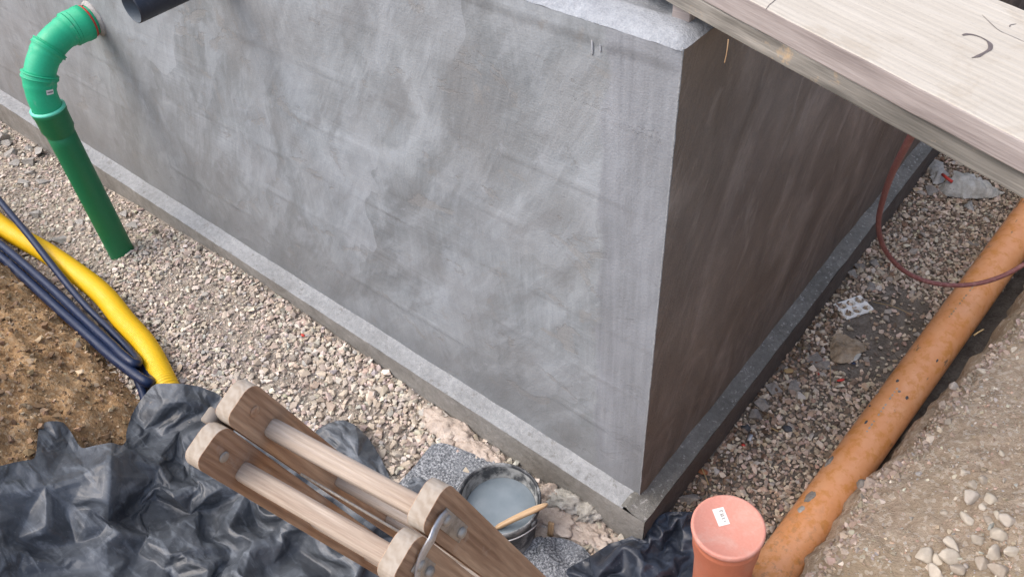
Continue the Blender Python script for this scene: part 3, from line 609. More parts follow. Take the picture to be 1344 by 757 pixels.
ca, cd = arc(.30), dirv(arc(.30), CC); cd = cd - dirv(arc(.28), arc(.32)) * (cd @ dirv(arc(.28), arc(.32))); cd /= np.linalg.norm(cd); up = dirv(arc(.28), arc(.32)); sd = np.cross(up, cd)
def patch(c, nrm, ux, r, w_, h_, off=.001, n=6):       # a little label bent round a pipe of radius r; ux runs round the pipe
    ax = np.cross(nrm, ux); V = []
    for i in range(n + 1):
        al = (i / n - .5) * w_ / r
        for s in (-.5, .5): V.append(c + (r + off) * (math.cos(al) * nrm + math.sin(al) * ux) + ax * s * h_)
    return np.array(V), grid_faces(n + 1, 2)
q = (math.cos(.55) * cd + math.sin(.55) * sd) if (sd @ CR[0]) > 0 else (math.cos(.55) * cd - math.sin(.55) * sd); rt = np.cross(up, q)
V, F = patch(ca, q, rt, .0668, .032, .021); st = part('sticker', V, F, M['white'], T)
for k in (-2, -1, 0, 1, 2): V, F = patch(ca + 0 * up, math.cos(k * .075) * q + math.sin(k * .075) * rt, rt * math.cos(k * .075) - q * math.sin(k * .075), .0668, .0034, .007, .0016, 2); part('print_mark', V, F, M['ink'], st)
# stub
T = thing('pipe_stub', 'dark anthracite pipe stub sticking out of the wall, its open end towards us', 'pipe')
e0 = CC + ray(172, 11) * 2.65; L0 = 0 - e0[1] + .05
prof = [(.0465, .14), (.0465, .004), (.048, 0), (.0505, .001), (.051, .006), (.051, L0)]
V, F, gc = lathe([p for p in prof[2:]], e0, 40, (0, 1, 0)); part('outer_pipe', V, F, M['black'], T)
V, F, gc = lathe([(.0, .30), (.0465, .30), (.0465, .004), (.048, 0)], e0, 40, (0, 1, 0)); part('bore', V, F, M['grey_in'], T)
# long orange pipe
A, B = onz(1060, 690, -.1), onz(1284, 380, .05); A[2], B[2] = -.1, .05; d = dirv(A, B)
P0, P1 = A - d * .75, B + d * 2.6; OR, ON = .08, 40
T = thing('sewer_pipe', 'long stained orange sewer pipe lying between the gravel trench and the earth bank', 'pipe', tuple(A))
PP = np.array([P0 + (P1 - P0) * t for t in np.linspace(0, 1, 60)]); V, F, gc = tube(PP, OR, ON); part('pipe_barrel', V, F, M['orange'], T, gco=gc)
cam_n = lambda p: (lambda c: c / np.linalg.norm(c))((CC - p) - d * ((CC - p) @ d))
def on_pipe(px, py):               # axis point and outward normal where a sight line meets the orange pipe
    r_ = ray(px, py); r_ /= np.linalg.norm(r_); best = None
    for t in np.arange(2.2, 5.5, .004):
        p = CC + r_ * t; qn = p - P0; s = qn @ d; o = qn - d * s
        if np.linalg.norm(o) <= OR: return P0 + d * s, o / np.linalg.norm(o)
    return None
def splash(px, py, ln, wd, mat, name, seed, k=16):
    c, nrm = on_pipe(px, py); rt = np.cross(d, nrm); V = [c + nrm * (OR + .0045)]
    for ring in (.6, 1.0):
        for i in range(k):
            th = i / k * 2 * math.pi; rr = ring * (1 + .45 * float(vnoise(math.cos(th) * 1.3 + seed, math.sin(th) * 1.3, seed)))
            al = wd * rr * math.sin(th) / OR; V.append(c + d * ln * rr * math.cos(th) + (OR + (.0035 if ring < 1 else .0003)) * (math.cos(al) * nrm + math.sin(al) * rt))
    F = [(0, 1 + i, 1 + (i + 1) % k) for i in range(k)] + [(1 + i, 1 + k + i, 1 + k + (i + 1) % k, 1 + (i + 1) % k) for i in range(k)]
    part(name, V, F, mat, T)
for i, (px, py, ln, wd, mt) in enumerate([(1063, 652, .030, .017, 'chunk2'), (1088, 605, .028, .016, 'chunk2'), (1052, 668, .016, .012, 'chunk'), (1178, 500, .008, .006, 'ink'), (1190, 522, .009, .006, 'ink'), (1180, 514, .006, .006, 'chunk2'), (1137, 554, .010, .005, 'ink'), (1152, 515, .009, .007, 'chunk2'), (1142, 533, .005, .005, 'ink'), (1230, 473, .008, .004, 'ink')]):
    splash(px, py, ln, wd, M[mt], 'mud_splash', i)
for (pxa, pya, pxb, pyb, k) in ((1138, 566, 1180, 506, 15), (1246, 416, 1276, 378, 12)):    # faded line of print along the pipe
    ca_, na = on_pipe(pxa, pya); cb_, nb = on_pipe(pxb, pyb)
    for i in range(k):
        if (i * 7) % 5 == 3: continue
        t = i / (k - 1); c = ca_ + (cb_ - ca_) * t; nrm = na + (nb - na) * t; nrm /= np.linalg.norm(nrm); rt = np.cross(d, nrm)
        V, F = patch(c, nrm, rt, OR, .006, .011 if i % 3 else .006, .0007, 2); part('print_mark', V, F, M['chunk' if pya > 500 else 'sack'], T)
# red-brown riser with a cap
T = thing('riser_pipe', 'short upright terracotta riser pipe closed with a pale red cap and sticker', 'pipe', (.40, -.11, -.2))
ax = dirv((.409, -.105, -.25), (.374, -.108, .35)); tip = np.array([.374, -.108, .352])
V, F, gc = lathe([(.094, -.62), (.094, -.20), (.0985, -.155), (.1045, -.11), (.1055, -.062), (.1075, -.055), (.1075, -.048), (.1055, -.043), (.1055, -.02), (.1085, -.016)], tip, 56, ax); part('socket_pipe', V, F, M['terra'], T)
V, F, gc = lathe([(.1075, -.022), (.1125, -.019), (.1135, -.012), (.1125, -.003), (.109, .0), (.103, .0), (.1, -.003), (.0, -.003)], tip, 56, ax); cp = part('cap', V, F, M['cap'], T)
def on_lid(px, py, h): r_ = ray(px, py); p0 = tip + ax * h; return CC + r_ * (((p0 - CC) @ ax) / (r_ @ ax))
Q = [on_lid(px, py, -.0018) for px, py in ((934.6, 668.2), (949.3, 664.6), (958.2, 686.8), (943.6, 690.5))]
stk = part('sticker', Q, [(3, 2, 1, 0)], M['white'], cp, smooth=False)
def quad_in(Q, u0, v0, u1, v1, lift):
    f = lambda u, v: (Q[0] * (1 - u) + Q[1] * u) * (1 - v) + (Q[3] * (1 - u) + Q[2] * u) * v + ax * lift
    return [f(u0, v0), f(u1, v0), f(u1, v1), f(u0, v1)]
for k, (u0, v0, u1, v1) in enumerate([(.52, .16, .82, .21), (.76, .16, .82, .30), (.50, .36, .80, .41), (.50, .36, .56, .50), (.50, .46, .80, .51), (.52, .60, .80, .64), (.52, .60, .57, .70), (.66, .60, .70, .70), (.54, .78, .78, .82)]):
    part('print_mark', quad_in(Q, u0, v0, u1, v1, .0006), [(3, 2, 1, 0)], M['chunk2'], stk, smooth=False)
# yellow corrugated duct
def run(pl, step, f=floor_z):
    return resample(spline([(lambda p: p)(hit_at(px, py, h, f)) for px, py, h in pl], 14), step)
def hit_at(px, py, h, f=floor_z): return hit_land(px, py, h, f)
P = run([(-60, 240, .055), (0, 295, .055), (65, 334, .055), (128, 380, .055), (163, 421, .055), (192, 455, .055), (216, 501, .045), (226, 524, .0), (232, 545, -.06)], .0026)
rr = .0505 + .0016 * np.sin(np.arange(len(P)) / 4 * 2 * np.pi)
V, F, gc = tube(P, rr, 26); solo('corrugated_duct', V, F, M['yellow'], 'yellow corrugated duct curving along the gravel beside the blue pipes', 'duct')
lm = lambda x, y: land(x, y)
T = thing('water_pipe', 'dark blue water pipe looped back on itself, crossing over the yellow duct', 'pipe', tuple(hit_at(80, 380, .0, lm)))
P = run([(-40, 212, .20), (0, 264, .17), (37, 308, .15), (74, 355, .13), (111, 399, .085), (148, 436, .065), (172, 462, .075), (181, 474, .10), (176, 477, .125), (160, 465, .125), (148, 453, .11), (111, 419, .10), (74, 384, .10), (37, 351, .10), (0, 320, .10), (-60, 275, .10)], .012, lm)
th = np.linspace(0, 1, len(P)); V, F, gc = tube(P, np.interp(th, [0, .44, .56, 1], [.017, .017, .021, .022]), 16); part('pipe_run', V, F, M['blue'], T)
k = int(len(P) * .025); j = int(len(P) * .105); V, F, gc = tube(P[k:j], .0185, 16); part('white_sleeve', V, F, M['white'], T)
T = thing('water_pipe', 'dark blue water pipe nearest the brown soil, bent back under itself at the tarpaulin', 'pipe', tuple(hit_at(80, 410, .0, lm)))
P = run([(-60, 292, .08), (0, 336, .08), (37, 369, .08), (74, 403, .08), (111, 436, .085), (148, 469, .10), (184, 496, .11), (197, 502, .09), (196, 494, .06), (184, 474, .045), (168, 452, .035)], .012, lm)
V, F, gc = tube(P, .0225, 16); part('pipe_run', V, F, M['blue'], T)
P = run([(150, 440, .04), (165, 466, .035), (181, 497, .03), (190, 522, .03), (196, 560, .02)], .015, lm)
V, F, gc = tube(P, .02, 14); solo('water_pipe', V, F, M['blue'], 'short visible length of scuffed blue pipe disappearing under the tarpaulin edge', 'pipe')
# reddish hose hanging below the planks
HP = [(1213, 146, 1.848), (1206, 160, 1.70), (1190, 190, 1.55), (1172, 225, 1.30), (1160, 258, 1.04), (1153, 291, .78), (1157, 318, .58), (1171, 341, .43), (1194, 360, .33), (1228, 372, .28), (1268, 374, .26), (1306, 366, .30), (1344, 347, .36), (1395, 310, .42)]
P = resample(spline([onz(*h) for h in HP], 12), .02); V, F, gc = tube(P, .0092, 12); solo('hose', V, F, m_plastic('ribbed_red_hose', (.175, .062, .058), (.30, .17, .155), .6, .5, 60, .5), 'thin reddish hose hanging in a loop from the planks across the orange pipe', 'hose')

# ------------------------------------------------------------------ planks over the trench
pa, pb = onz(870, 0, 1.85), onz(1344, 262, 1.85); pu = dirv(pa, pb); pn = np.cross([0, 0, 1], pu); AX = np.array([pu, pn, [0, 0, 1]])
def board(name, label, o, size, mats, facer, seed, group=None, cuts=50):
    t = thing(name, label, 'plank', tuple(o + pu * size[0] * .5 + pn * size[1] * .5), group)
    V, F, L = box(o, AX, size, .0035, 2, cuts, .0016, seed)
    g_ = L + np.array([seed * 3.3, seed * 1.7, seed]); mi = []
    for f in F:
        p_, q_, r_ = V[f[0]], V[f[1]], V[f[2]]; nz = np.cross(q_ - p_, r_ - p_); mi.append(0 if nz[2] > .55 * np.linalg.norm(nz) else 1)
    part('board', V, F, None, t, mats=mats, mi=mi, gco=g_, smooth=False); return t
lo0 = pa - pu * .55; board('plank', 'weathered grey lower plank with a flaked edge carrying the pale plank', lo0, (2.35, .30, .044), [M['plank_old'], M['plank_old']], None, 1)
ta, tb = onz(982, 0, 1.946), onz(1344, 186, 1.946); tu = dirv(ta, tb)
AX0 = AX.copy(); pu2 = tu; pn2 = np.cross([0, 0, 1], tu); AX = np.array([pu2, pn2, [0, 0, 1]]); far = onz(1328, 6.5, 1.946); wid = (far - ta) @ pn2; pu_, pn_ = pu, pn; pu, pn = pu2, pn2
up0 = ta - tu * .75 - np.array([0, 0, .0505]); UP = board('plank', 'wide bleached plank with a cracked knot lying on the grey plank', up0, (2.6, wid, .0505), [M['plank_top'], M['plank_edge']], None, 4, cuts=60)
def crack(pts, wds, lift=.0006, name='knot_crack'):
    P = spline([onz(px, py, 1.9462) for px, py in pts], 5); wv = np.interp(np.linspace(0, 1, len(P)), np.linspace(0, 1, len(wds)), wds); Tn = np.gradient(P, axis=0); Tn /= np.linalg.norm(Tn, axis=1)[:, None]; N = np.cross(Tn, [0, 0, 1.]); V = []
    for i in range(len(P)): V += [P[i] + N[i] * wv[i] + [0, 0, lift], P[i] - N[i] * wv[i] + [0, 0, lift]]
    part(name, V, grid_faces(len(P), 2)[:, ::-1], M['crack'], UP)
crack([(1263, 47), (1268, 45.6), (1276, 46), (1286, 49), (1295, 54), (1299.5, 59), (1299, 65), (1293, 69), (1284, 74), (1275, 76.5)], [.002, .0035, .0022, .0014, .0018, .0042, .0036, .0022, .0035, .0005])
crack([(1005, 13), (1010, 7), (1018, 0), (1022, -8)], [.0006, .0012, .001, .0008])
crack([(1289, 20), (1300, 31), (1312, 41), (1330, 49), (1350, 58)], [.0004, .0007, .0006, .0005, .0005], name='fine_crack')
crack([(1325, 36), (1326, 33.5), (1330, 32.5), (1334, 32)], [.0009, .0008, .0008, .0006], name='fine_crack')
pu, pn = pu_, pn_; AX = AX0
V, F, L = box((-.082, .083, 1.802), np.eye(3), (.046, .07, .047), .003, 2); solo('wood_block', V, F, M['plank_edge'], 'small squared wood block wedged between wall top and grey plank', 'block', gco=L)
P = spline([onz(956, 52, 1.848), onz(955, 62, 1.835) , onz(953, 74, 1.815), onz(951, 83, 1.80)], 4); V, F, gc = tube(P, .0012, 5)
solo('splinter', V, F, M['stick'], 'thin pale splinter dangling from the underside of the grey plank', 'splinter', gco=gc)

# ------------------------------------------------------------------ wooden stepladder
LA = CC + ray(276, 545) * 1.2; LB = CC + ray(528, 684) * ((LA[2] - CC[2]) / ray(528, 684)[2]); Lr = float(np.linalg.norm(LB - LA)); lr = dirv(LA, LB)
ld = CR.T @ np.array([(1040 - 672) / FPX, (1062 - 378.5) / FPX, 1.]); ld /= np.linalg.norm(ld); ld = ld - lr * (ld @ lr); ld /= np.linalg.norm(ld)
lw = np.cross(lr, ld); lw = lw if lw[1] > 0 else -lw
T = thing('stepladder', 'worn wooden folding stepladder leaning over the black tarpaulin, top end towards us', 'ladder', tuple(LA + ld * 1.0))
RW, RT, RL = .070, .027, 1.92
def half_axes(s):                   # s = +1 far half, -1 near half; the halves gape a little towards the feet
    a_ = s * math.radians(.5); return ld * math.cos(a_) + lw * math.sin(a_), lw * math.cos(a_) - ld * math.sin(a_)
def rail(s, side):
    dd, ww = half_axes(s); sp = .030 * (1 if side else -1); dr = dd + lr * sp; dr /= np.linalg.norm(dr)
    w0, w1 = (.0015, RW) if s > 0 else (-RW, -.0015); r0 = (Lr if side else 0.); prof = []
    rc = .024
    for k in range(7): th = math.pi - k / 6 * math.pi / 2; prof.append((w0 + rc * .7 + rc * .7 * math.cos(th), rc - rc * math.sin(th)))
    for k in range(7): th = math.pi / 2 - k / 6 * math.pi / 2; prof.append((w1 - rc + rc * math.cos(th), rc - rc * math.sin(th)))
    nt_ = len(prof); body = list(np.linspace(.06, RL, 26)); loop = prof + [(w1, q_) for q_ in body] + [(w0, q_) for q_ in body[::-1]]
    n = len(loop); bm = bmesh.new(); O = LA + lr * r0
    lo = [bm.verts.new(O + ww * a_ + dr * b_) for a_, b_ in loop]; hi = [bm.verts.new(O + ww * a_ + dr * b_ + lr * RT) for a_, b_ in loop]
    mi = []; top_i = set(range(nt_))
    for i in range(n):
        j = (i + 1) % n; bm.faces.new((lo[i], lo[j], hi[j], hi[i])); mi.append(1 if (i in top_i and j in top_i) else 0)
    # side faces as strips between the two long edges
    m_ = nt_ // 2
    for ring in (lo, hi):
        for k in range(m_ - (1 if nt_ % 2 == 0 else 0)):
            a_, b_, c_, e_ = ring[k], ring[k + 1], ring[nt_ - 2 - k], ring[nt_ - 1 - k]
            if len({a_, b_, c_, e_}) == 4: bm.faces.new((a_, b_, c_, e_)); mi.append(0)
        left = [ring[0]] + [ring[n - 1 - k] for k in range(len(body))]; right = [ring[nt_ - 1]] + [ring[nt_ + k] for k in range(len(body))]
        for k in range(len(body)): bm.faces.new((left[k], right[k], right[k + 1], left[k + 1])); mi.append(0)
    for f, i in zip(bm.faces, mi): f.material_index = i
    bmesh.ops.recalc_face_normals(bm, faces=bm.faces[:])
    be = [e_ for e_ in bm.edges if len(e_.link_faces) == 2 and e_.calc_face_angle(0) > 1.0]
    bmesh.ops.bevel(bm, geom=be, offset=.0028, segments=2, affect='EDGES', profile=.5, clamp_overlap=True)
    bm.verts.index_update(); mi = [f.material_index for f in bm.faces]; V, F = bm_out(bm)
    q = (V - O); g_ = np.c_[q @ dr, q @ ww + (.31 if s > 0 else .77), q @ lr + (1.3 if side else .4)]
    return part('rail', V, F, None, T, mats=[M['rail'], M['end']], mi=mi, gco=g_, smooth=False), dr, ww
RA = {}
for s in (1, -1):
    for side in (0, 1):
        ro, dr, ww = rail(s, side); RA[s, side] = ro
    dd, ww = half_axes(s)
    for k in range(6):
        q0 = .098 + k * .29; sp = .030 * q0; o = LA + dd * q0 + ww * (.018 if s > 0 else -.056) - lr * (sp - .022)
        ln = Lr + 2 * sp - .018; V, F, L = box(o, np.array([lr, ww, dd]), (ln, .031, .042), .009, 3); part('rung', V, F, M['rung'], T, gco=L + [k * .7, s * .4, 0], smooth=True)
    nrm = lr; pc = LA + dd * .047 + ww * s * .038 + lr * (RT - .0005)       # round tenon peg in the inner face of the left rail
    V, F, gc = lathe([(.0088, 0), (.0088, .0014), (.006, .0022), (0, .0022)], pc, 16, lr); part('peg', V, F, M['dullzinc'] if s < 0 else M['rail'], RA[s, 0], gco=gc)
# hinge on the outer face of the right-hand rails: two bolted plates joined by a bent strap
of = Lr + RT
def HP_(w_, q_, r_=0.): return LA + lr * (of + r_ + .030 * q_) + ww0 * w_ + dd0 * q_
for s in (1, -1):
    dd0, ww0 = half_axes(s); o = HP_(.018 if s > 0 else -.046, .036); AXh = np.array([dd0 + lr * .03, ww0, lr]); AXh /= np.linalg.norm(AXh, axis=1)[:, None]
    V, F, L = box(o, AXh, (.098 if s > 0 else .06, .026, .0022), .0008, 1); pl = part('hinge_plate', V, F, M['dullzinc'], T)
    for q_ in ((.050, .118) if s > 0 else (.046, .084)):
        V, F, gc = lathe([(.0085, 0), (.0085, .003), (.0068, .0062), (.003, .0075), (0, .0077)], HP_(.031 * s - (.002 if s < 0 else 0), q_, .0022), 16, lr); part('bolt', V, F, M['dullzinc'], pl)
cp = []
for s, w_, q_, r_ in ((1, .040, .030, .004), (1, .028, .018, .006), (1, .012, .009, .010), (1, .0, .006, .013), (-1, -.008, .010, .011), (-1, -.022, .022, .006), (-1, -.036, .034, .004), (-1, -.050, .05, .004)):
    dd0, ww0 = half_axes(s); cp.append(HP_(w_, q_, r_))
P = spline(cp, 6); V = []
for i, p in enumerate(P):
    hgt = .020 * (1 - .25 * abs(i / (len(P) - 1) - .5)); tv = P[min(i + 1, len(P) - 1)] - P[max(i - 1, 0)]; tv /= np.linalg.norm(tv); nv = np.cross(tv, ld); nv /= np.linalg.norm(nv)
    V += [p + nv * .0014, p - nv * .0014, p - nv * .0014 + ld * hgt, p + nv * .0014 + ld * hgt]
n = len(P); F = [(i * 4 + j, i * 4 + (j + 1) % 4, (i + 1) * 4 + (j + 1) % 4, (i + 1) * 4 + j) for i in range(n - 1) for j in range(4)] + [(3, 2, 1, 0), tuple((n - 1) * 4 + j for j in range(4))]
part('hinge_strap', V, F, M['zinc'], T)
pc = LA - lr * .004 + ld * .014
V, F, gc = lathe([(.0, -.012), (.009, -.012), (.0105, -.009), (.0105, .009), (.009, .012), (0, .012)], pc - lr * .004, 18, lw); part('hinge_knuckle', V, F, M['rusty'], T)
V, F, L = box(LA + ld * .02 - lr * .004 - lw * .016, np.array([ld, lw, lr]), (.05, .032, .0022), .0008, 1); part('hinge_plate', V, F, M['dullzinc'], T)
V, F, L = box(LA + ld * .20 + lr * .06 - lw * .002, np.array([dirv([0, 0, 0], lr + ld * .45), lw, np.cross(dirv([0, 0, 0], lr + ld * .45), lw)]), (.30, .004, .016), .0008, 1); part('spreader_bar', V, F, M['dullzinc'], T)

# ------------------------------------------------------------------ mortar bucket
bc = np.array([-.378, -.343, -.195]); H = .262
T = thing('bucket', 'black mortar bucket half full of grey cement water by the footing corner', 'bucket', tuple(bc))
prof = [(0, 0), (.108, 0), (.116, .006), (.121, .03), (.137, .19), (.1385, .20), (.1415, .203), (.142, .232), (.1445, .236), (.1495, .238), (.151, .248), (.151, .256), (.149, H), (.145, H + .001), (.1415, H - .006), (.140, H - .014)]
V, F, gc = lathe(prof, bc, 56); sq = 1 + .012 * np.sin(2 * np.arctan2(V[:, 1] - bc[1], V[:, 0] - bc[0]) + .7); V[:, :2] = bc[:2] + (V[:, :2] - bc[:2]) * sq[:, None]
part('outer_shell', V, F, M['bucket'], T)
V, F, gc = lathe([(.140, H - .013), (.1375, .23), (.136, .205), (.1335, .198), (.121, .12), (.110, .02), (0, .015)], bc, 56); th = np.arctan2(V[:, 1] - bc[1], V[:, 0] - bc[0])
cr = .003 * fbm(th * 3, V[:, 2] * 26, 4, 6); V[:, :2] -= (V[:, :2] - bc[:2]) * (cr[:, None] * 5 * ((V[:, 2] - bc[2]) < H - .02)[:, None]); part('inner_shell', V, F, M['bucket_in'], T)
V, F, gc = lathe([(.1305, .188), (.128, .1895), (.06, .189), (0, .189)], bc, 48); part('cement_water', V, F, M['liquid'], T)
ag = math.atan2(*(onz(697, 682, .055) - onz(612, 628, .055))[1::-1])
for s in (0, math.pi):
    c = bc + np.array([math.cos(ag + s), math.sin(ag + s), 0]) * .150 + [0, 0, .222]; V, F, L = box(c - np.array([math.cos(ag + s), math.sin(ag + s), 0]) * .006, np.array([[math.cos(ag + s), math.sin(ag + s), 0], [-math.sin(ag + s), math.cos(ag + s), 0], [0, 0, 1]]), (.016, .03, .026), .004, 2); V = V - .5 * np.array([-math.sin(ag + s), math.cos(ag + s), 0]) * .03
    part('lug', V, F, M['bucket'], T)
hw = [bc + np.array([math.cos(ag - t) * .163, math.sin(ag - t) * .163, .232 + .016 * math.sin(t) + .004 * math.sin(t * 5)]) for t in np.linspace(0, math.pi, 30)]
V, F, gc = tube(hw, .0026, 8); part('wire_handle', V, F, M['zinc'], T)
sa, sb = onz(650, 693, .0), onz(719, 661, .092); P = np.array([sa + (sb - sa) * t + [0, 0, .006 * math.sin(t * 3.1)] for t in np.linspace(0, 1, 14)])
V, F, gc = tube(P, np.interp(np.linspace(0, 1, 14), [0, .06, .2, .75, .95, 1], [.006, .010, .0108, .0125, .0085, .004]), 14); solo('stick', V, F, M['stick'], 'bare wooden stick resting across the rim of the black bucket', 'stick', gco=gc)

# ------------------------------------------------------------------ sheets: black film, grey felt
def tri_noise(x, y, seed):          # piecewise-plane noise: random heights on a triangle lattice
    s = (x + y) * .3660254; i = np.floor(x + s).astype(np.int64); j = np.floor(y + s).astype(np.int64); fx = x + s - i; fy = y + s - j
    def h(a_, b_):
        q = (a_ * 374761393 + b_ * 668265263 + seed * 974634777) & 0x7fffffff; q = ((q ^ (q >> 13)) * 1274126177) & 0x7fffffff
        return ((q ^ (q >> 16)) & 4095) / 2047.5 - 1
    up_ = fx > fy; a_, b_, c_ = h(i, j), np.where(up_, h(i + 1, j), h(i, j + 1)), h(i + 1, j + 1)
    return np.where(up_, a_ + (b_ - a_) * fx + (c_ - b_) * fy, a_ + (b_ - a_) * fy + (c_ - b_) * fx)
def warp(x, y, a_, f, seed): return x + a_ * vnoise(x * f, y * f, seed), y + a_ * vnoise(x * f, y * f, seed + 1)
def split4(P, F, px):
    E = np.sort(np.vstack([F[:, [0, 1]], F[:, [1, 2]], F[:, [2, 0]]]), 1); U, inv = np.unique(E, axis=0, return_inverse=True); inv = inv.reshape(-1); n = len(P); nf = len(F)
    P = np.vstack([P, (P[U[:, 0]] + P[U[:, 1]]) / 2]); px = None if px is None else np.vstack([px, (px[U[:, 0]] + px[U[:, 1]]) / 2])
    a_, b_, c_ = n + inv[:nf], n + inv[nf:2 * nf], n + inv[2 * nf:]
    return P, np.vstack([np.c_[F[:, 0], a_, c_], np.c_[a_, F[:, 1], b_], np.c_[c_, b_, F[:, 2]], np.c_[a_, b_, c_]]), px
def buckle(P, F, scale, floor, iters=260, bend=.12, seedamp=.01, seed=0, clear=.012):
    """film that is a little too long for where it lies: every edge wants to be `scale` times longer, so the sheet throws folds"""
    E = np.vstack([F[:, [0, 1]], F[:, [1, 2]], F[:, [2, 0]]]); opp = np.r_[F[:, 2], F[:, 0], F[:, 1]]; Es = np.sort(E, 1)
    U, inv, cnt = np.unique(Es, axis=0, return_inverse=True, return_counts=True); inv = inv.reshape(-1)
    o_ = np.argsort(inv, kind='stable'); st_ = np.r_[0, np.cumsum(cnt)[:-1]]; two = cnt == 2; B = np.c_[opp[o_[st_[two]]], opp[o_[st_[two] + 1]]]
    fix = np.zeros(len(P), bool); fix[U[cnt == 1].ravel()] = True; n = len(P)
    sc = lambda Q: .5 * (scale[Q[:, 0]] + scale[Q[:, 1]])
    LU = np.linalg.norm(P[U[:, 0]] - P[U[:, 1]], axis=1) * sc(U); LB = np.linalg.norm(P[B[:, 0]] - P[B[:, 1]], axis=1) * sc(B)
    I = np.r_[U[:, 0], U[:, 1], B[:, 0], B[:, 1]]; deg = np.bincount(np.r_[U[:, 0], U[:, 1]], minlength=n) + bend * np.bincount(B.ravel(), minlength=n)
    N = norms(P, F); P0 = P.copy(); u, v = P[:, 0], P[:, 1] * .62 - P[:, 2] * .78
    P = P + N * (seedamp * ((scale - 1) * 6).clip(.1, 1) * (fbm(u * 6 + seed, v * 6, 2, seed)))[:, None] * (~fix)[:, None]; vel = np.zeros_like(P)
    for it in range(iters):
        dU = P[U[:, 1]] - P[U[:, 0]]; l = np.linalg.norm(dU, axis=1) + 1e-9; cU = dU * (.5 * (1 - LU / l))[:, None]
        dB = P[B[:, 1]] - P[B[:, 0]]; l = np.linalg.norm(dB, axis=1) + 1e-9; cB = dB * (.5 * bend * (1 - LB / l))[:, None]
        D = np.vstack([cU, -cU, cB, -cB]); mv = np.stack([np.bincount(I, D[:, k], n) for k in range(3)], 1) / deg[:, None]
        mv[fix] = 0; vel = .86 * vel + mv * 1.25; P = P + vel
        P = P + (P0 - P) * .004
        if it % 8 == 0: fl = floor(P[:, 0], P[:, 1]) + clear
        low = (P[:, 2] < fl) & ~fix; P[low, 2] = fl[low]
    return P
def draped(name, outline, inner, f, levels, wr, mat, smooth_it=3, shrink=1.0):
    """outline, inner: (px, py, height over the land); levels: midpoint splits; wr(P, px, py) -> offset along the normal"""
    pts = [Vector(p[:2]) for p in outline + inner]; no = len(outline)
    res = mgeo.delaunay_2d_cdt(pts, [(i, (i + 1) % no) for i in range(no)], [], 1, 1e-4)
    pv = np.array([tuple(v) for v in res[0]]); orig = res[3]; hh = []
    for k in range(len(pv)):
        hh.append((outline + inner)[orig[k][0]][2] if orig[k] else 0.03)
    P = np.array([hit_land(a_, b_, h_, f) for (a_, b_), h_ in zip(pv, hh)]); F = np.array([list(t) for t in res[2]])
    px = pv
    for _ in range(levels):
        P, F, px = split4(P, F, px)
        if _ >= levels - 3 and smooth_it: P = lap(P, F, smooth_it)
    N = norms(P, F)
    if N[:, 2].mean() < 0: F = F[:, ::-1]; N = -N
    P = P + N * wr(P, px[:, 0], px[:, 1])[:, None]
    return P, F
def norms(P, F):
    fn = np.cross(P[F[:, 1]] - P[F[:, 0]], P[F[:, 2]] - P[F[:, 0]]); N = np.zeros_like(P)
    for k in range(3): np.add.at(N, F[:, k], fn)
    return N / (np.linalg.norm(N, axis=1)[:, None] + 1e-12)
def lap(P, F, it):
    E = np.vstack([F[:, [0, 1]], F[:, [1, 2]], F[:, [2, 0]]]); S, inv, cnt = np.unique(np.sort(E, 1), axis=0, return_inverse=True, return_counts=True)
    bd = np.zeros(len(P), bool); bd[S[cnt == 1].ravel()] = True; I = np.r_[S[:, 0], S[:, 1]]; J = np.r_[S[:, 1], S[:, 0]]
    both = bd[I] & bd[J]; k = ~bd[I] | both
    for _ in range(it):
        A_ = np.zeros_like(P); c_ = np.zeros(len(P)); np.add.at(A_, I[k], P[J[k]]); np.add.at(c_, I[k], 1); P = .5 * P + .5 * A_ / np.maximum(c_, 1)[:, None]
    return P
def bowls(x, y, seed, ratio=1.0):     # min over random seeds of squared distance: smooth bowls that meet in sharp straight ridges
    xi = np.floor(x).astype(np.int64); yi = np.floor(y).astype(np.int64); best = np.full(np.shape(x), 9.)
    for dx in (-2, -1, 0, 1, 2):
        for dy in (-2, -1, 0, 1, 2):
            a_, b_ = xi + dx, yi + dy
            q = (a_ * 374761393 + b_ * 668265263 + seed * 974634777) & 0x7fffffff; q = ((q ^ (q >> 13)) * 1274126177) & 0x7fffffff; q = q ^ (q >> 16)
            cx = a_ + (q & 255) / 255; cy = b_ + ((q >> 8) & 255) / 255; w_ = ((q >> 16) & 255) / 255 * .55
            best = np.minimum(best, (x - cx) ** 2 + ((y - cy) * ratio) ** 2 + w_)
    return best - .55
def tarp_wr(P, px, py):
    u = P[:, 0]; v = P[:, 1] * .62 - P[:, 2] * .78
    a1 = u * .8 + v * .6; b1 = v * .8 - u * .6; a1, b1 = warp(a1, b1, .05, 3.0, 11)
    k = np.clip((px - 170) / 60, 0, 1) * np.clip((py - 545 - np.clip(px - 330, 0, 80) * .4) / 60, 0.05, 1); lumps = (px > 405) & (py < 642); k = np.where(lumps, .12, k)
    big = bowls(a1 * 7.5, b1 * 4.2, 5); mid = bowls(b1 * 15, a1 * 8 + 4, 8); sml = bowls(u * 34, v * 20, 9)
    soft = bowls(u * 4 + 7, v * 7, 15)
    return k * (.078 * big + .026 * mid * np.clip(1.2 * vnoise(u * 5, v * 5, 3) + .6, 0, 1)) + (.25 + .75 * k) * .0042 * sml * np.clip(2 * vnoise(u * 4, v * 4, 4) + .5, 0, 1) + (1 - k) * .012 * soft - .005
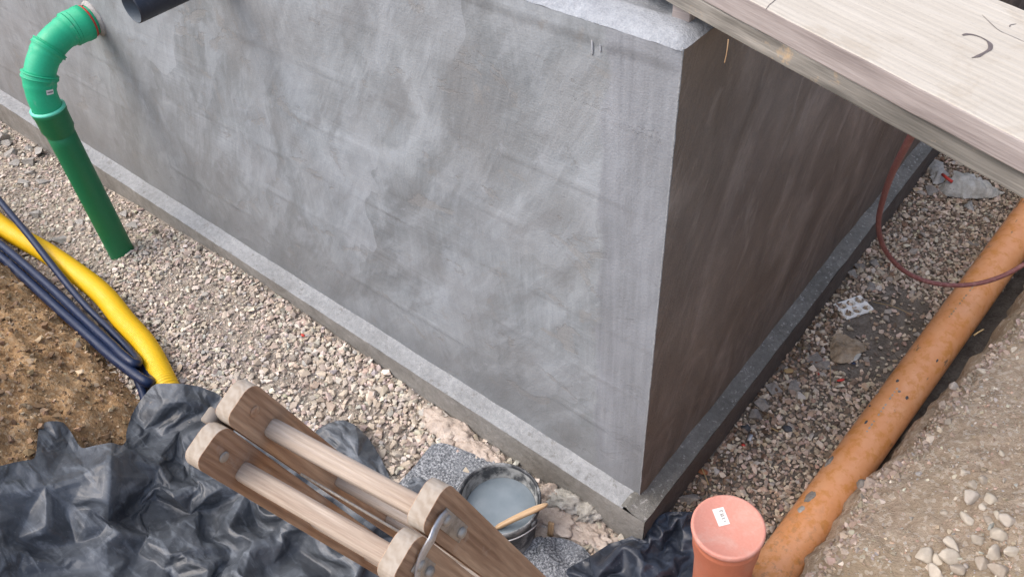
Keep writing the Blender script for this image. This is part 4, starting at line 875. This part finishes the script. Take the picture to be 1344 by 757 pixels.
TO = [(-90, 640, .10), (-40, 622, .10), (0, 611, .09), (24, 605, .09), (47, 602, .08), (49, 575, .05), (52, 556, .03), (66, 552, .06), (83, 553, .05), (93, 566, .04), (106, 589, .06), (125, 584, .12), (147, 580, .17), (160, 585, .14), (166, 578, .05), (165, 570, .03), (172, 545, .035), (184, 525, .07), (199, 507, .11), (206, 503, .13), (240, 503, .13), (262, 507, .08), (286, 516, .04), (300, 530, .03), (330, 560, .03), (370, 585, .03), (405, 580, .03), (416, 563, .03), (432, 554, .05), (450, 550, .075), (466, 557, .075), (482, 572, .06), (498, 597, .045), (508, 618, .03), (517, 637, .02), (532, 640, .02), (538, 627, .05), (552, 625, .06), (575, 640, .05), (600, 690, .03), (600, 850, .05), (480, 880, .10), (250, 880, .12), (-90, 880, .12)]
TI = [(-60, 690, .06), (0, 650, .09), (60, 640, .10), (110, 625, .13), (146, 600, .185), (145, 625, .175), (144, 655, .145), (143, 684, .07), (100, 650, .105), (90, 670, .06), (40, 672, .045), (118, 668, .085), (163, 592, .155), (178, 605, .12), (193, 628, .075), (211, 660, .03), (180, 675, .0), (160, 684, .03), (200, 684, .02), (75, 576, .05), (85, 592, .05),
    (-40, 684, .09), (0, 687, .095), (60, 690, .10), (110, 691, .095), (140, 690, .09), (157, 699, .115), (192, 706, .065), (25, 705, .055), (56, 722, .03), (100, 712, .045), (130, 704, .07), (-40, 712, .10), (10, 716, .10), (40, 730, .09), (75, 735, .085), (110, 728, .09), (140, 712, .10), (80, 752, .09), (30, 760, .08), (140, 745, .10), (185, 728, .05), (170, 757, .07), (-30, 790, .12), (60, 800, .14), (150, 800, .13),
    (198, 712, .10), (222, 722, .105), (238, 735, .09), (215, 745, .07), (232, 757, .06), (205, 790, .12), (265, 800, .10),
    (215, 530, .10), (245, 528, .09), (225, 550, .05), (238, 568, .035), (205, 575, .03), (190, 565, .03), (275, 545, .04), (180, 590, .06), (222, 600, .06), (206, 612, .085), (216, 590, .085), (232, 608, -.04), (245, 618, -.03), (222, 632, .08), (208, 640, .06), (232, 650, .10), (255, 640, .09), (262, 622, .10), (300, 610, .04), (350, 620, .02),
    (250, 672, .06), (270, 650, .11), (290, 640, .12), (285, 668, .05), (305, 690, .11), (322, 650, .10), (340, 690, .05), (352, 668, .115), (330, 715, .10), (300, 722, .055), (276, 700, .03), (262, 720, .09), (370, 700, .10), (390, 725, .05), (410, 690, .11), (400, 755, .10), (440, 720, .10), (430, 750, .05), (465, 745, .105), (490, 770, .04), (360, 750, .055), (325, 750, .10), (290, 757, .05), (270, 745, .09), (350, 800, .12), (430, 810, .06), (500, 700, .06), (450, 660, .03), (400, 640, .03),
    (455, 575, .10), (448, 580, .06), (445, 562, .08), (470, 600, .09), (488, 622, .05), (440, 590, .05), (460, 620, .04), (500, 645, .02), (548, 640, .07), (470, 575, .10)]
tl = lambda x, y: np.maximum(floor_z(x, y), bank_z(x, y))
TI = [(a_, b_, max(.02, .07 + (c_ - .07) * 1.35)) for a_, b_, c_ in TI]
P, F = draped('tarpaulin', TO, TI, tl, 2, lambda P, px, py: 0 * px, M['tarp'], 0)
lowt = lambda x, y: tl(x, y) + .016
def zone(P):
    pq = (P - CC) @ CR.T; ppx = 672 + FPX * pq[:, 0] / pq[:, 2]; ppy = 378.5 + FPX * pq[:, 1] / pq[:, 2]
    k = np.clip((ppx - 175) / 60, 0, 1) * np.clip((ppy - 555 - np.clip(ppx - 330, 0, 80) * .4) / 50, 0, 1); return np.where((ppx > 405) & (ppy < 642), .1, k)
P = lap(P, F, 1); P = buckle(P, F, 1.025 + .085 * zone(P), lowt, 240, .10, .06, 3); P, F, _ = split4(P, F, None); P = P + .5 * (lap(P, F, 1) - P)
P = buckle(P, F, 1.008 + .020 * zone(P), lowt, 110, .3, .008, 5); P, F, _ = split4(P, F, None); P = lap(P, F, 1)
P = buckle(P, F, 1.004 + .004 * zone(P), lowt, 40, .3, .002, 7); P, F, _ = split4(P, F, None)
solo('tarpaulin', P, F, M['tarp'], 'large crumpled dusty black plastic tarpaulin heaped over the soil under the ladder', 'tarpaulin')
def tarp2_wr(P, px, py):
    u, v = P[:, 0], P[:, 1]; a1 = u * .8 + v * .6; b1 = v * .8 - u * .6; a1, b1 = warp(a1, b1, .03, 5, 51)
    return .050 * bowls(a1 * 8, b1 * 15, 54) + .020 * bowls(b1 * 22, a1 * 33, 55) + .005 * bowls(u * 60, v * 40, 56)
TO2 = [(700, 800, .02), (728, 765, .01), (745, 745, .03), (772, 731, .03), (800, 713, .03), (822, 706, .04), (838, 698, .06), (850, 688, .09), (860, 679, .10), (876, 671, .09), (905, 671, .09), (930, 676, .04), (935, 720, .02), (930, 800, .05), (820, 830, .05)]
TI2 = [(790, 745, .09), (820, 722, .09), (850, 712, .085), (868, 700, .10), (880, 690, .09), (893, 682, .10), (885, 700, .03), (900, 695, .07), (870, 720, .05), (895, 720, .06), (845, 738, .10), (815, 750, .05), (870, 745, .09), (895, 757, .05), (780, 765, .05), (840, 775, .08)]
P, F = draped('tarpaulin', TO2, TI2, floor_z, 2, lambda P, px, py: 0 * px, M['tarp2'], 0); lowf = lambda x, y: floor_z(x, y) + .01
P = buckle(P, F, np.full(len(P), 1.10), lowf, 160, .1, .04, 5); P, F, _ = split4(P, F, None); P = lap(P, F, 1)
P = buckle(P, F, np.full(len(P), 1.06), lowf, 120, .25, .01, 9); P, F, _ = split4(P, F, None); P = lap(P, F, 1)
P = buckle(P, F, np.full(len(P), 1.012), lowf, 40, .3, .003, 11); P, F, _ = split4(P, F, None); P = lap(P, F, 1)
solo('tarpaulin', P, F, M['tarp2'], 'smaller blue-black crumpled plastic sheet between the footing corner and the terracotta riser', 'tarpaulin')
def felt_wr(P, px, py): u, v = P[:, 0], P[:, 1]; return .006 * fbm(u * 6, v * 6, 2, 3) + .0012 * vnoise(u * 60, v * 60, 5)
FO = [(505, 660, .02), (522, 634, .03), (545, 610, .035), (566, 583, .035), (578, 580, .035), (588, 582, .035), (618, 594, .03), (645, 603, .03), (668, 612, .02), (660, 650, .02), (640, 690, .02), (590, 700, .02), (540, 690, .02)]
P, F = draped('felt', FO, [(580, 615, .035), (610, 640, .03), (560, 650, .035)], floor_z, 4, felt_wr, M['felt'], 1)
solo('felt_sheet', P, F, M['felt'], 'flat piece of speckled grey felt lying on gravel left of the bucket', 'felt')
FO = [(581, 634, .046), (590, 629, .05), (606, 627, .05), (612, 640, .046), (600, 654, .046), (586, 650, .046)]
P, F = draped('felt', FO, [(597, 640, .056)], floor_z, 3, felt_wr, M['felt'], 1); solo('felt_scrap', P, F, M['felt'], 'small folded scrap of grey felt lying on the larger felt at the bucket rim', 'felt')
def felt2_wr(P, px, py):
    u, v = P[:, 0], P[:, 1]; x1, y1 = warp(u * 14, v * 14, .8, .7, 81); return .010 * tri_noise(x1, y1, 12) + .006 * tri_noise(x1 * 2.1, y1 * 2.1, 13)
FO = [(640, 790, .02), (668, 745, .02), (690, 714, .03), (706, 704, .04), (728, 703, .045), (748, 708, .04), (764, 717, .03), (776, 729, .025), (790, 745, .02), (770, 790, .02)]
P, F = draped('felt', FO, [(715, 722, .055), (738, 720, .03), (725, 740, .05), (750, 738, .03), (700, 745, .03), (735, 765, .04)], floor_z, 4, felt2_wr, M['felt'], 1)
solo('felt_sheet', P, F, M['felt'], 'wrinkled piece of grey felt between the bucket and the blue-black sheet', 'felt')

# ------------------------------------------------------------------ lumps: mortar crust, rags, broken concrete, field stones, litter
def blob(rad, seed, sub=3, amp=.18, freq=2.2, folds=0., facet=0.):
    bm = bmesh.new(); bmesh.ops.create_icosphere(bm, subdivisions=sub, radius=1)
    off = Vector((seed * 3.7, seed * 1.3, seed * 7.1))
    for v in bm.verts:
        p = v.co.copy(); n = mnoise.fractal(p * freq * .6 + off, .9, 2., 4)
        k = 1 + amp * n
        if folds: k += folds * (1 - abs(mnoise.noise(p * 3.1 + off * 2)) * 3.2)
        if facet: k *= 1 - facet * max(0, max(p.dot(f) for f in FAC[seed % len(FAC)]) - .62)
        v.co = Vector((p.x * rad[0] * k, p.y * rad[1] * k, p.z * rad[2] * k))
    bm.verts.index_update(); return bm_out(bm)
FAC = []
for s in range(9):
    r = random.Random(s + 50); FAC.append([Vector((r.gauss(0, 1), r.gauss(0, 1), r.gauss(0, 1))).normalized() for _ in range(7)])
def lump(name, px, py, rad, rot, mat, label, cat, seed, h=0., f=floor_z, group=None, **kw):
    p = onz(px, py, 0) if f is None else hit_land(px, py, 0, f); V, F = blob(rad, seed, **kw); c_, s_ = math.cos(rot), math.sin(rot)
    o = link(name, mesh(name, V, F, mat), None, (p[0], p[1], p[2] + h)); o.rotation_euler = (0, 0, rot); return tag(o, label, cat, group)
wd = 0.
for i, (px, py, a_, b_, h_, lab) in enumerate([(570, 547, .075, .04, .022, 'small pale mortar crust at the top end of the pitted row along the footing'), (586, 563, .085, .055, .032, 'broad pale mortar crust with dark pits against the footing side'), (606, 571, .07, .042, .03, 'sandy mortar crust in the middle of the pitted row along the footing'), (618, 590, .075, .045, .026, 'pinkish flat mortar crust between the grey felt and the footing'), (633, 596, .06, .035, .034, 'knobbly mortar crust with a dark hollow just above the bucket rim'), (589, 583, .035, .028, .022, 'rounded ochre mortar lump in front of the pitted crust'), (650, 605, .05, .03, .03, 'last pale mortar crust of the row, half hidden by the bucket')]):
    lump('mortar_crust', px, py, (a_, b_, h_), .02 + .2 * (i % 2), M['mortar'], lab, 'mortar', 20 + i, .006, sub=4, amp=.35, freq=3.4)
lump('sand_pile', 722, 680, (.17, .10, .045), .1, M['mortar'], 'low pile of pinkish sand and mortar crumbs between bucket and footing', 'sand', 41, -.01, sub=5, amp=.38, freq=4.5)
lump('sand_pile', 768, 700, (.13, .07, .035), .15, M['mortar'], 'thin spill of sandy crumbs below the footing corner beside the rags', 'sand', 42, -.008, sub=5, amp=.4, freq=5)
lump('rag', 748, 664, (.075, .042, .04), .5, M['sack'] if False else M['film'], 'crumpled pale rag lying on the sand pile close to the bucket', 'rag', 43, .03, sub=4, amp=.35, freq=3, folds=.28)
lump('rag', 774, 676, (.05, .036, .035), 1.2, M['film'], 'knotted pale rag nearer the footing corner, fanned out at one end', 'rag', 44, .03, sub=4, amp=.4, freq=3, folds=.32)
lump('mortar_crust', 722, 650, (.04, .03, .035), .3, M['mortar'], 'knobbly mortar crust standing up behind the bucket at the footing', 'mortar', 45, .02, sub=4, amp=.4, freq=3)
V, F, L = box(hit_land(722, 700, .0, floor_z) - [.0, .02, -.0], np.array([[.05, .03, .99], [.98, .2, -.05], [-.2, .98, 0]]), (.11, .022, .012), .002, 1); solo('lath', V, F, M['stick'], 'short brown lath standing in the sand right of the bucket', 'lath', gco=L)
CH = [(3, 184, .060, .05, .045, .9, 'chunk', 'largest broken concrete cube at the far left end of the gravel'), (10, 190, .04, .03, .02, .2, 'chunk', 'flat concrete flake in front of the largest broken cube'), (53, 203, .052, .045, .042, .4, 'chunk', 'dark-sided concrete cube touching the footing left of the green pipe'), (40, 196, .028, .022, .02, .1, 'chunk', 'small rounded grey chunk leaning between footing and concrete cube'), (41, 216, .048, .036, .035, 1.0, 'chunk', 'tilted concrete cube second in the row left of the green pipe'), (40, 229, .05, .032, .022, .7, 'chunk', 'flat pale concrete slab third in the row left of the green pipe'), (31, 241, .05, .03, .015, .2, 'chunk', 'thin pale slab fragment lowest of the row left of the green pipe'), (16, 203, .045, .04, .025, .5, 'chunk', 'pale concrete flake between the largest cube and the dark-sided cube'), (56, 240, .042, .034, .02, .1, 'chunk', 'pale rough fragment right of the thin slab, nearest the green pipe'), (20, 216, .035, .03, .02, .8, 'chunk', 'small pale fragment left of the tilted concrete cube'), (48, 284, .04, .03, .026, 1.2, 'chunk', 'tan concrete fragment by itself above the yellow duct'), (82, 319, .042, .034, .03, .3, 'chunk', 'grey concrete fragment touching the yellow duct'), (66, 316, .045, .03, .012, .5, 'chunk', 'flat ochre fragment beside the grey one at the yellow duct'), (105, 293, .035, .022, .014, .2, 'chunk', 'flat pale fragment half way between yellow duct and green pipe'), (175, 297, .036, .024, .022, .6, 'chunk', 'grey fragment with a square edge just right of the green pipe foot'), (165, 283, .03, .022, .02, .2, 'chunk', 'grey fragment tucked behind the green pipe foot'),
  (1041, 510, .036, .046, .03, .1, 'chunk2', 'upright grey stone slab right of the two brown chunks in the trench'), (1015, 512, .040, .036, .022, .7, 'chunk2', 'brownish chunk uppermost in the cluster beside the dark footing'), (998, 533, .036, .034, .028, .4, 'chunk2', 'cracked brownish chunk in the middle of the trench cluster'), (990, 548, .036, .03, .026, 1.0, 'chunk2', 'square brownish chunk lowest in the cluster above the black scraps'), (1080, 481, .05, .03, .024, .3, 'chunk2', 'oblong grey chunk just below the earthy sack in the trench'), (1068, 474, .035, .035, .02, .9, 'chunk2', 'dark triangular chunk left of the oblong one below the sack'), (1117, 362, .038, .03, .022, .2, 'chunk2', 'grey chunk at the foot of the footing below the hose loop'), (1128, 352, .034, .028, .02, .8, 'chunk2', 'lighter grey chunk behind the one below the hose loop'), (1146, 348, .028, .026, .018, .4, 'chunk2', 'small grey chunk right of the pair below the hose loop'), (1143, 378, .034, .03, .014, .1, 'chunk2', 'flat earthy chunk just above the white tray'), (1227, 222, .040, .04, .03, .2, 'chunk', 'pale grey lump left of the plastic film under the planks'), (1222, 253, .034, .032, .022, .7, 'chunk2', 'dull grey lump below the pale one under the planks'), (1271, 272, .05, .03, .02, 2.6, 'chunk', 'pale stone below the plastic film near the orange pipe'), (1274, 324, .04, .03, .014, .3, 'chunk2', 'flat light stone beside the orange pipe inside the hose loop'), (905, 655, .05, .026, .02, .9, 'chunk2', 'flat grey flake behind the terracotta riser at the dark footing')]
for i, (px, py, a_, b_, h_, rot, mt, lab) in enumerate(CH):
    p = hit_land(px, py, 0, floor_z); V, F = hull_stone(600 + i, 9, 1.0, .88); V = V / np.abs(V).max(0); V = np.sign(V) * np.abs(V) ** .75
    V = V * np.array([a_, b_, h_]) * .95; o = link('concrete_chunk', mesh('concrete_chunk', V, F, M[mt], smooth=False), None, (p[0], p[1], p[2] + h_ * .55)); o.rotation_euler = (rng.normal(0, .16), rng.normal(0, .16), rot); tag(o, lab, 'chunk')
def rounded(V, F, lv=3):
    for k in range(lv):
        V, F, _ = split4(V, F, None)
        if k < 2: V = V + (lap(V, F, 1) - V) * .9
    return V, F
ST = [(1212, 731, 24, 22, 'cream heart-shaped stone, leftmost of the big field stones by the frame edge'), (1230, 735, 14, 22, 'narrow grey stone wedged right of the cream heart-shaped one'), (1247, 716, 25, 20, 'pale oblong stone lying above the grey lens-shaped one'), (1247, 733, 30, 19, 'grey lens-shaped stone leaning on its narrow neighbour'), (1229, 753, 28, 22, 'light grey stone cut by the frame below the heart-shaped one'), (1257, 750, 26, 20, 'cream stone below the lens-shaped one at the frame edge'), (1287, 739, 19, 23, 'white pitted upright stone left of the big pink slab'), (1304, 729, 30, 22, 'big flat pinkish stone leaning on the white pitted one'), (1310, 749, 34, 20, 'large cream stone at the lower right below the pink slab'), (1328, 725, 29, 14, 'flat sandy stone right of the pink slab'), (1309, 704, 30, 22, 'broad mauve-grey stone half sunk above the pink slab'), (1284, 709, 22, 14, 'flat grey oval stone left of the mauve one'), (1321, 684, 21, 18, 'round beige stone highest on the right frame side'), (1267, 683, 20, 17, 'round cream stone alone in the middle of the bank'), (1275, 655, 25, 17, 'flat grey-brown stone sunk in the bank above the round cream one'), (1274, 638, 18, 14, 'dull brown stone above the sunk grey-brown one'), (1290, 631, 19, 12, 'pale wedge-shaped stone topmost of the group'), (1299, 657, 17, 17, 'white slanting splinter of stone right of the sunk one'), (1288, 666, 10, 10, 'small ochre pebble under the slanting white splinter'), (1238, 673, 12, 9, 'small pair-split grey pebble left of the round cream stone'), (1192, 733, 10, 9, 'small white pebble left of the heart-shaped stone'), (1267, 743, 9, 8, 'little grey pebble between the lens-shaped and white stones'), (1264, 620, 10, 8, 'small white pebble highest above the field stones'), (1296, 683, 14, 11, 'dull pinkish pebble between the round cream and round beige stones'), (1310, 677, 10, 12, 'small beige pebble left of the round beige stone'), (1314, 596, 14, 9, 'brown pebble at the right above the field stones'), (1290, 489, 20, 11, 'flat beige stone high on the bank near the orange pipe'), (1251, 509, 14, 11, 'angular cream stone on the bank edge by the orange pipe'), (1272, 500, 14, 10, 'rounded pinkish stone between the flat beige and cream ones')]
for i, (px, py, wpx, hpx, lab) in enumerate(ST):
    p = hit_land(px, py, 0, right_z); dist = (p - CC) @ CR[2]; a_ = wpx / FPX * dist * .52; b_ = hpx / FPX * dist * .56
    V, F = hull_stone(700 + i, 13, 1., .9); V = V / np.abs(V).max(0) * np.array([a_, b_, min(a_, b_) * .8]) * 1.2; V, F = rounded(V, F)
    V = V * (1 + .05 * fbm(V[:, 0] * 60 + i, V[:, 1] * 60 + V[:, 2] * 40, 3, i))[:, None]; o = link('field_stone', mesh('field_stone', V, F, M['pale']), None, (p[0], p[1], p[2] + min(a_, b_) * .38)); o.rotation_euler = (rng.normal(0, .15), .35 + rng.normal(0, .1), .55 + rng.normal(0, .12)); tag(o, lab, 'stone')
p = hit_land(1134, 632, 0, right_z); V, F = hull_stone(931, 12, 1., .8); V, F = rounded(V * np.array([.06, .045, .034]), F); V = V * (1 + .16 * fbm(V[:, 0] * 40, V[:, 1] * 40 + V[:, 2] * 30, 4, 9))[:, None]; o = link('mortar_lump', mesh('mortar_lump', V, F, M['chunk2']), None, (p[0] + .012, p[1] - .004, p[2] - .012)); tag(o, 'blue-grey hardened lump at the bank edge overhanging the orange pipe', 'lump')
# bank-side small pebbles as objects
PB = []
for i in range(8):
    V, F = hull_stone(400 + i, 14, .6, .86); PB.append(mesh('bank_pebble', V, F, M['pale'], smooth=False))
for i in range(60):
    y = rng.uniform(-.05, 1.9); x = float(edge_x(y)) + rng.uniform(.04, .62); lone_stone('bank_pebble', PB[i % 8], (x, y, float(right_z(x, y)) + .003), rng.uniform(.007, .014), 'small pale pebble strewn on the sandy bank right of the orange pipe', 'pale pebbles on the earth bank', cat='pebble')
# white moulded tray
c = hit_land(1121, 401, .018, floor_z); u = dirv(hit_land(1102, 408, .018, floor_z), hit_land(1140, 395, .018, floor_z)); v = np.cross([0, 0, 1], u); AXt = np.array([u, v, np.cross(u, v)])
T = thing('egg_tray', 'dirty white moulded tray with six cups, lying on bare earth in the trench', 'tray', tuple(c))
n1, n2 = 64, 44; U, Vv = np.meshgrid(np.linspace(-.075, .075, n1), np.linspace(-.053, .053, n2), indexing='ij'); Z = .004 * vnoise(U * 22, Vv * 22, 3)
for cx in (-.047, 0, .047):
    for cy in (-.025, .025): dd_ = np.hypot(U - cx, Vv - cy); Z = Z - .020 * (1 - 1 / (1 + np.exp(-(dd_ - .0175) / .002)))
Z -= .012 * np.clip((np.maximum(np.abs(U) - .069, np.abs(Vv) - .047)) / .006, 0, 1); q = np.c_[U.ravel(), Vv.ravel(), Z.ravel()] @ AXt + c
part('tray_shell', q, grid_faces(n1, n2), M['white'], T)
for k, (cx, cy) in enumerate([(-.047, -.025), (0, -.025), (.047, -.025), (-.047, .025), (0, .025), (.047, .025)]):
    bV, bF = blob((.0125, .0125, .006), 70 + k, 3, .3, 3); part('dirt_filling', bV + (np.array([cx, cy, -.016]) @ AXt + c), bF, M['sack'], T)
def sheetlet(name, outline, inner, mat, lab, cat, wr=.006, lv=4, f=floor_z, seed=1):
    def wfun(P, px, py): x1, y1 = warp(P[:, 0] * 18, P[:, 1] * 18, .8, .7, seed); return wr * (tri_noise(x1, y1, seed) + .6 * tri_noise(x1 * 2.2, y1 * 2.2, seed + 1))
    P, F = draped(name, outline, inner, f, lv, wfun, mat, 1); return solo(name, P, F, mat, lab, cat)
sheetlet('sack', [(1089, 451, .02), (1094, 438, .03), (1104, 437, .03), (1122, 445, .03), (1138, 451, .03), (1139, 460, .02), (1127, 464, .03), (1118, 475, .02), (1103, 477, .015), (1090, 473, .02)], [(1112, 455, .045), (1100, 450, .04), (1105, 465, .045), (1125, 455, .04)], M['sack'], 'flattened earth-covered sack lying in the trench below the white tray', 'sack', .007, 4, seed=5)
sheetlet('sack_corner', [(1118, 477, .02), (1122, 463, .04), (1134, 462, .035), (1126, 472, .02)], [], M['film'], 'bare whitish flap at the lower right corner of the earthy sack', 'flap', .004, 3, seed=6)
sheetlet('plastic_film', [(1229, 245, .01), (1240, 240, .05), (1252, 232, .07), (1250, 226, .06), (1262, 226, .07), (1280, 232, .07), (1297, 240, .06), (1322, 253, .02), (1300, 259, .02), (1262, 261, .015), (1243, 257, .015)], [(1262, 240, .09), (1280, 245, .075), (1250, 248, .06), (1300, 250, .05)], M['film'], 'crumpled sheet of dirty whitish plastic film under the planks', 'film', .014, 4, seed=7)
sheetlet('plastic_film', [(1219, 222, .03), (1226, 214, .05), (1240, 215, .05), (1246, 228, .04), (1240, 240, .03), (1224, 243, .02)], [(1232, 226, .07)], M['chunk'], 'stiff grey cement paper scrap next to the whitish film under the planks', 'paper', .014, 4, seed=8)
def bit(name, px, py, rad, rot, mat, lab, cat, seed, h=.012, f=floor_z): return lump(name, px, py, rad, rot, mat, lab, cat, seed, h, f, sub=2, amp=.25, freq=2.5)
P = np.array([hit_land(px, py, h, floor_z) for px, py, h in ((1237, 229, .07), (1243, 234, .085), (1250, 239, .08))]); V, F, gc = tube(P, .008, 8); solo('red_strap', V, F, M['red'], 'short bright red strap lying on the film under the planks', 'strap')
bit('red_scrap', 1077, 493, (.014, .008, .006), .5, M['red'], 'small red scrap on gravel below the oblong chunk', 'scrap', 81)
bit('red_scrap', 1102, 502, (.018, .007, .005), .9, M['red'], 'tapering red plastic scrap on gravel left of the orange pipe', 'scrap', 82, .018)
bit('red_scrap', 975, 587, (.008, .006, .006), .2, M['red'], 'tiny orange-red crumb near the riser in the trench gravel', 'scrap', 83, .018)
V, F = blob((.02, .017, .014), 84, 3, .5, 4); p = hit_land(979, 562, .012, floor_z); o = link('black_scrap', mesh('black_scrap', V, F, M['ink']), None, p); tag(o, 'crumpled black plastic scrap left of the metal clip in the trench', 'scrap')
V, F = blob((.023, .014, .012), 85, 3, .4, 3); p = hit_land(1034, 563, .012, floor_z); o = link('black_scrap', mesh('black_scrap', V, F, M['ink']), None, p); tag(o, 'flat black scrap lying alone in mid trench gravel', 'scrap')
c = hit_land(985, 576, .02, floor_z); V, F, L = box(c - [.008, .016, 0], np.array([[.97, .2, .1], [-.2, .97, .12], [-.1, -.12, .98]]), (.016, .034, .006), .002, 1); solo('metal_clip', V, F, M['zinc'], 'small bright metal clip lying on the trench gravel near the black scrap', 'clip')
bit('blue_scrap', 1119, 480, (.010, .006, .004), .5, M['blue'], 'small blue plastic scrap at the lower edge of the earthy sack', 'scrap', 86, .018)
def straw(pts, r, lab, h=.018, f=floor_z):
    P = spline([hit_land(px, py, h + hh, f) for px, py, hh in pts], 5); V, F, gc = tube(P, r, 6); solo('straw', V, F, M['straw'], lab, 'straw', gco=gc)
straw([(1090, 478, .01), (1090, 492, .005), (1090, 505, 0)], .0012, 'long pale straw standing across gravel below the earthy sack')
straw([(1012, 561, .0), (1022, 566, .002)], .003, 'short orange straw stub on gravel left of the flat black scrap')
straw([(921, 614, .01), (926, 625, .008), (930, 636, .0)], .0025, 'bent tan straw at the dark footing above the riser cap')
straw([(1146, 396, .0), (1175, 403, .0), (1196, 413, .0)], .0015, 'thin tan straw on the bare earth right of the white tray')
straw([(1278, 440, .03), (1284, 436, .03), (1291, 432, .03)], .003, 'pale bleached straw lying at the bank edge by the orange pipe', .02, right_z)
bit('leaf', 1034, 490, (.022, .014, .003), .7, M['straw'], 'dry orange-brown leaf at the dark footing beside the grey slab', 'leaf', 87, .02)
bit('leaf', 922, 622, (.02, .014, .004), .4, m_flat('rusty_leaf', (.30, .11, .04)), 'rusty brown leaf at the dark footing behind the riser', 'leaf', 88, .018)
bit('red_scrap', 386 + 13, 444, (.012, .006, .006), .1, M['red'], 'small bright red crumb in the beige gravel near the footing', 'scrap', 89, .022)
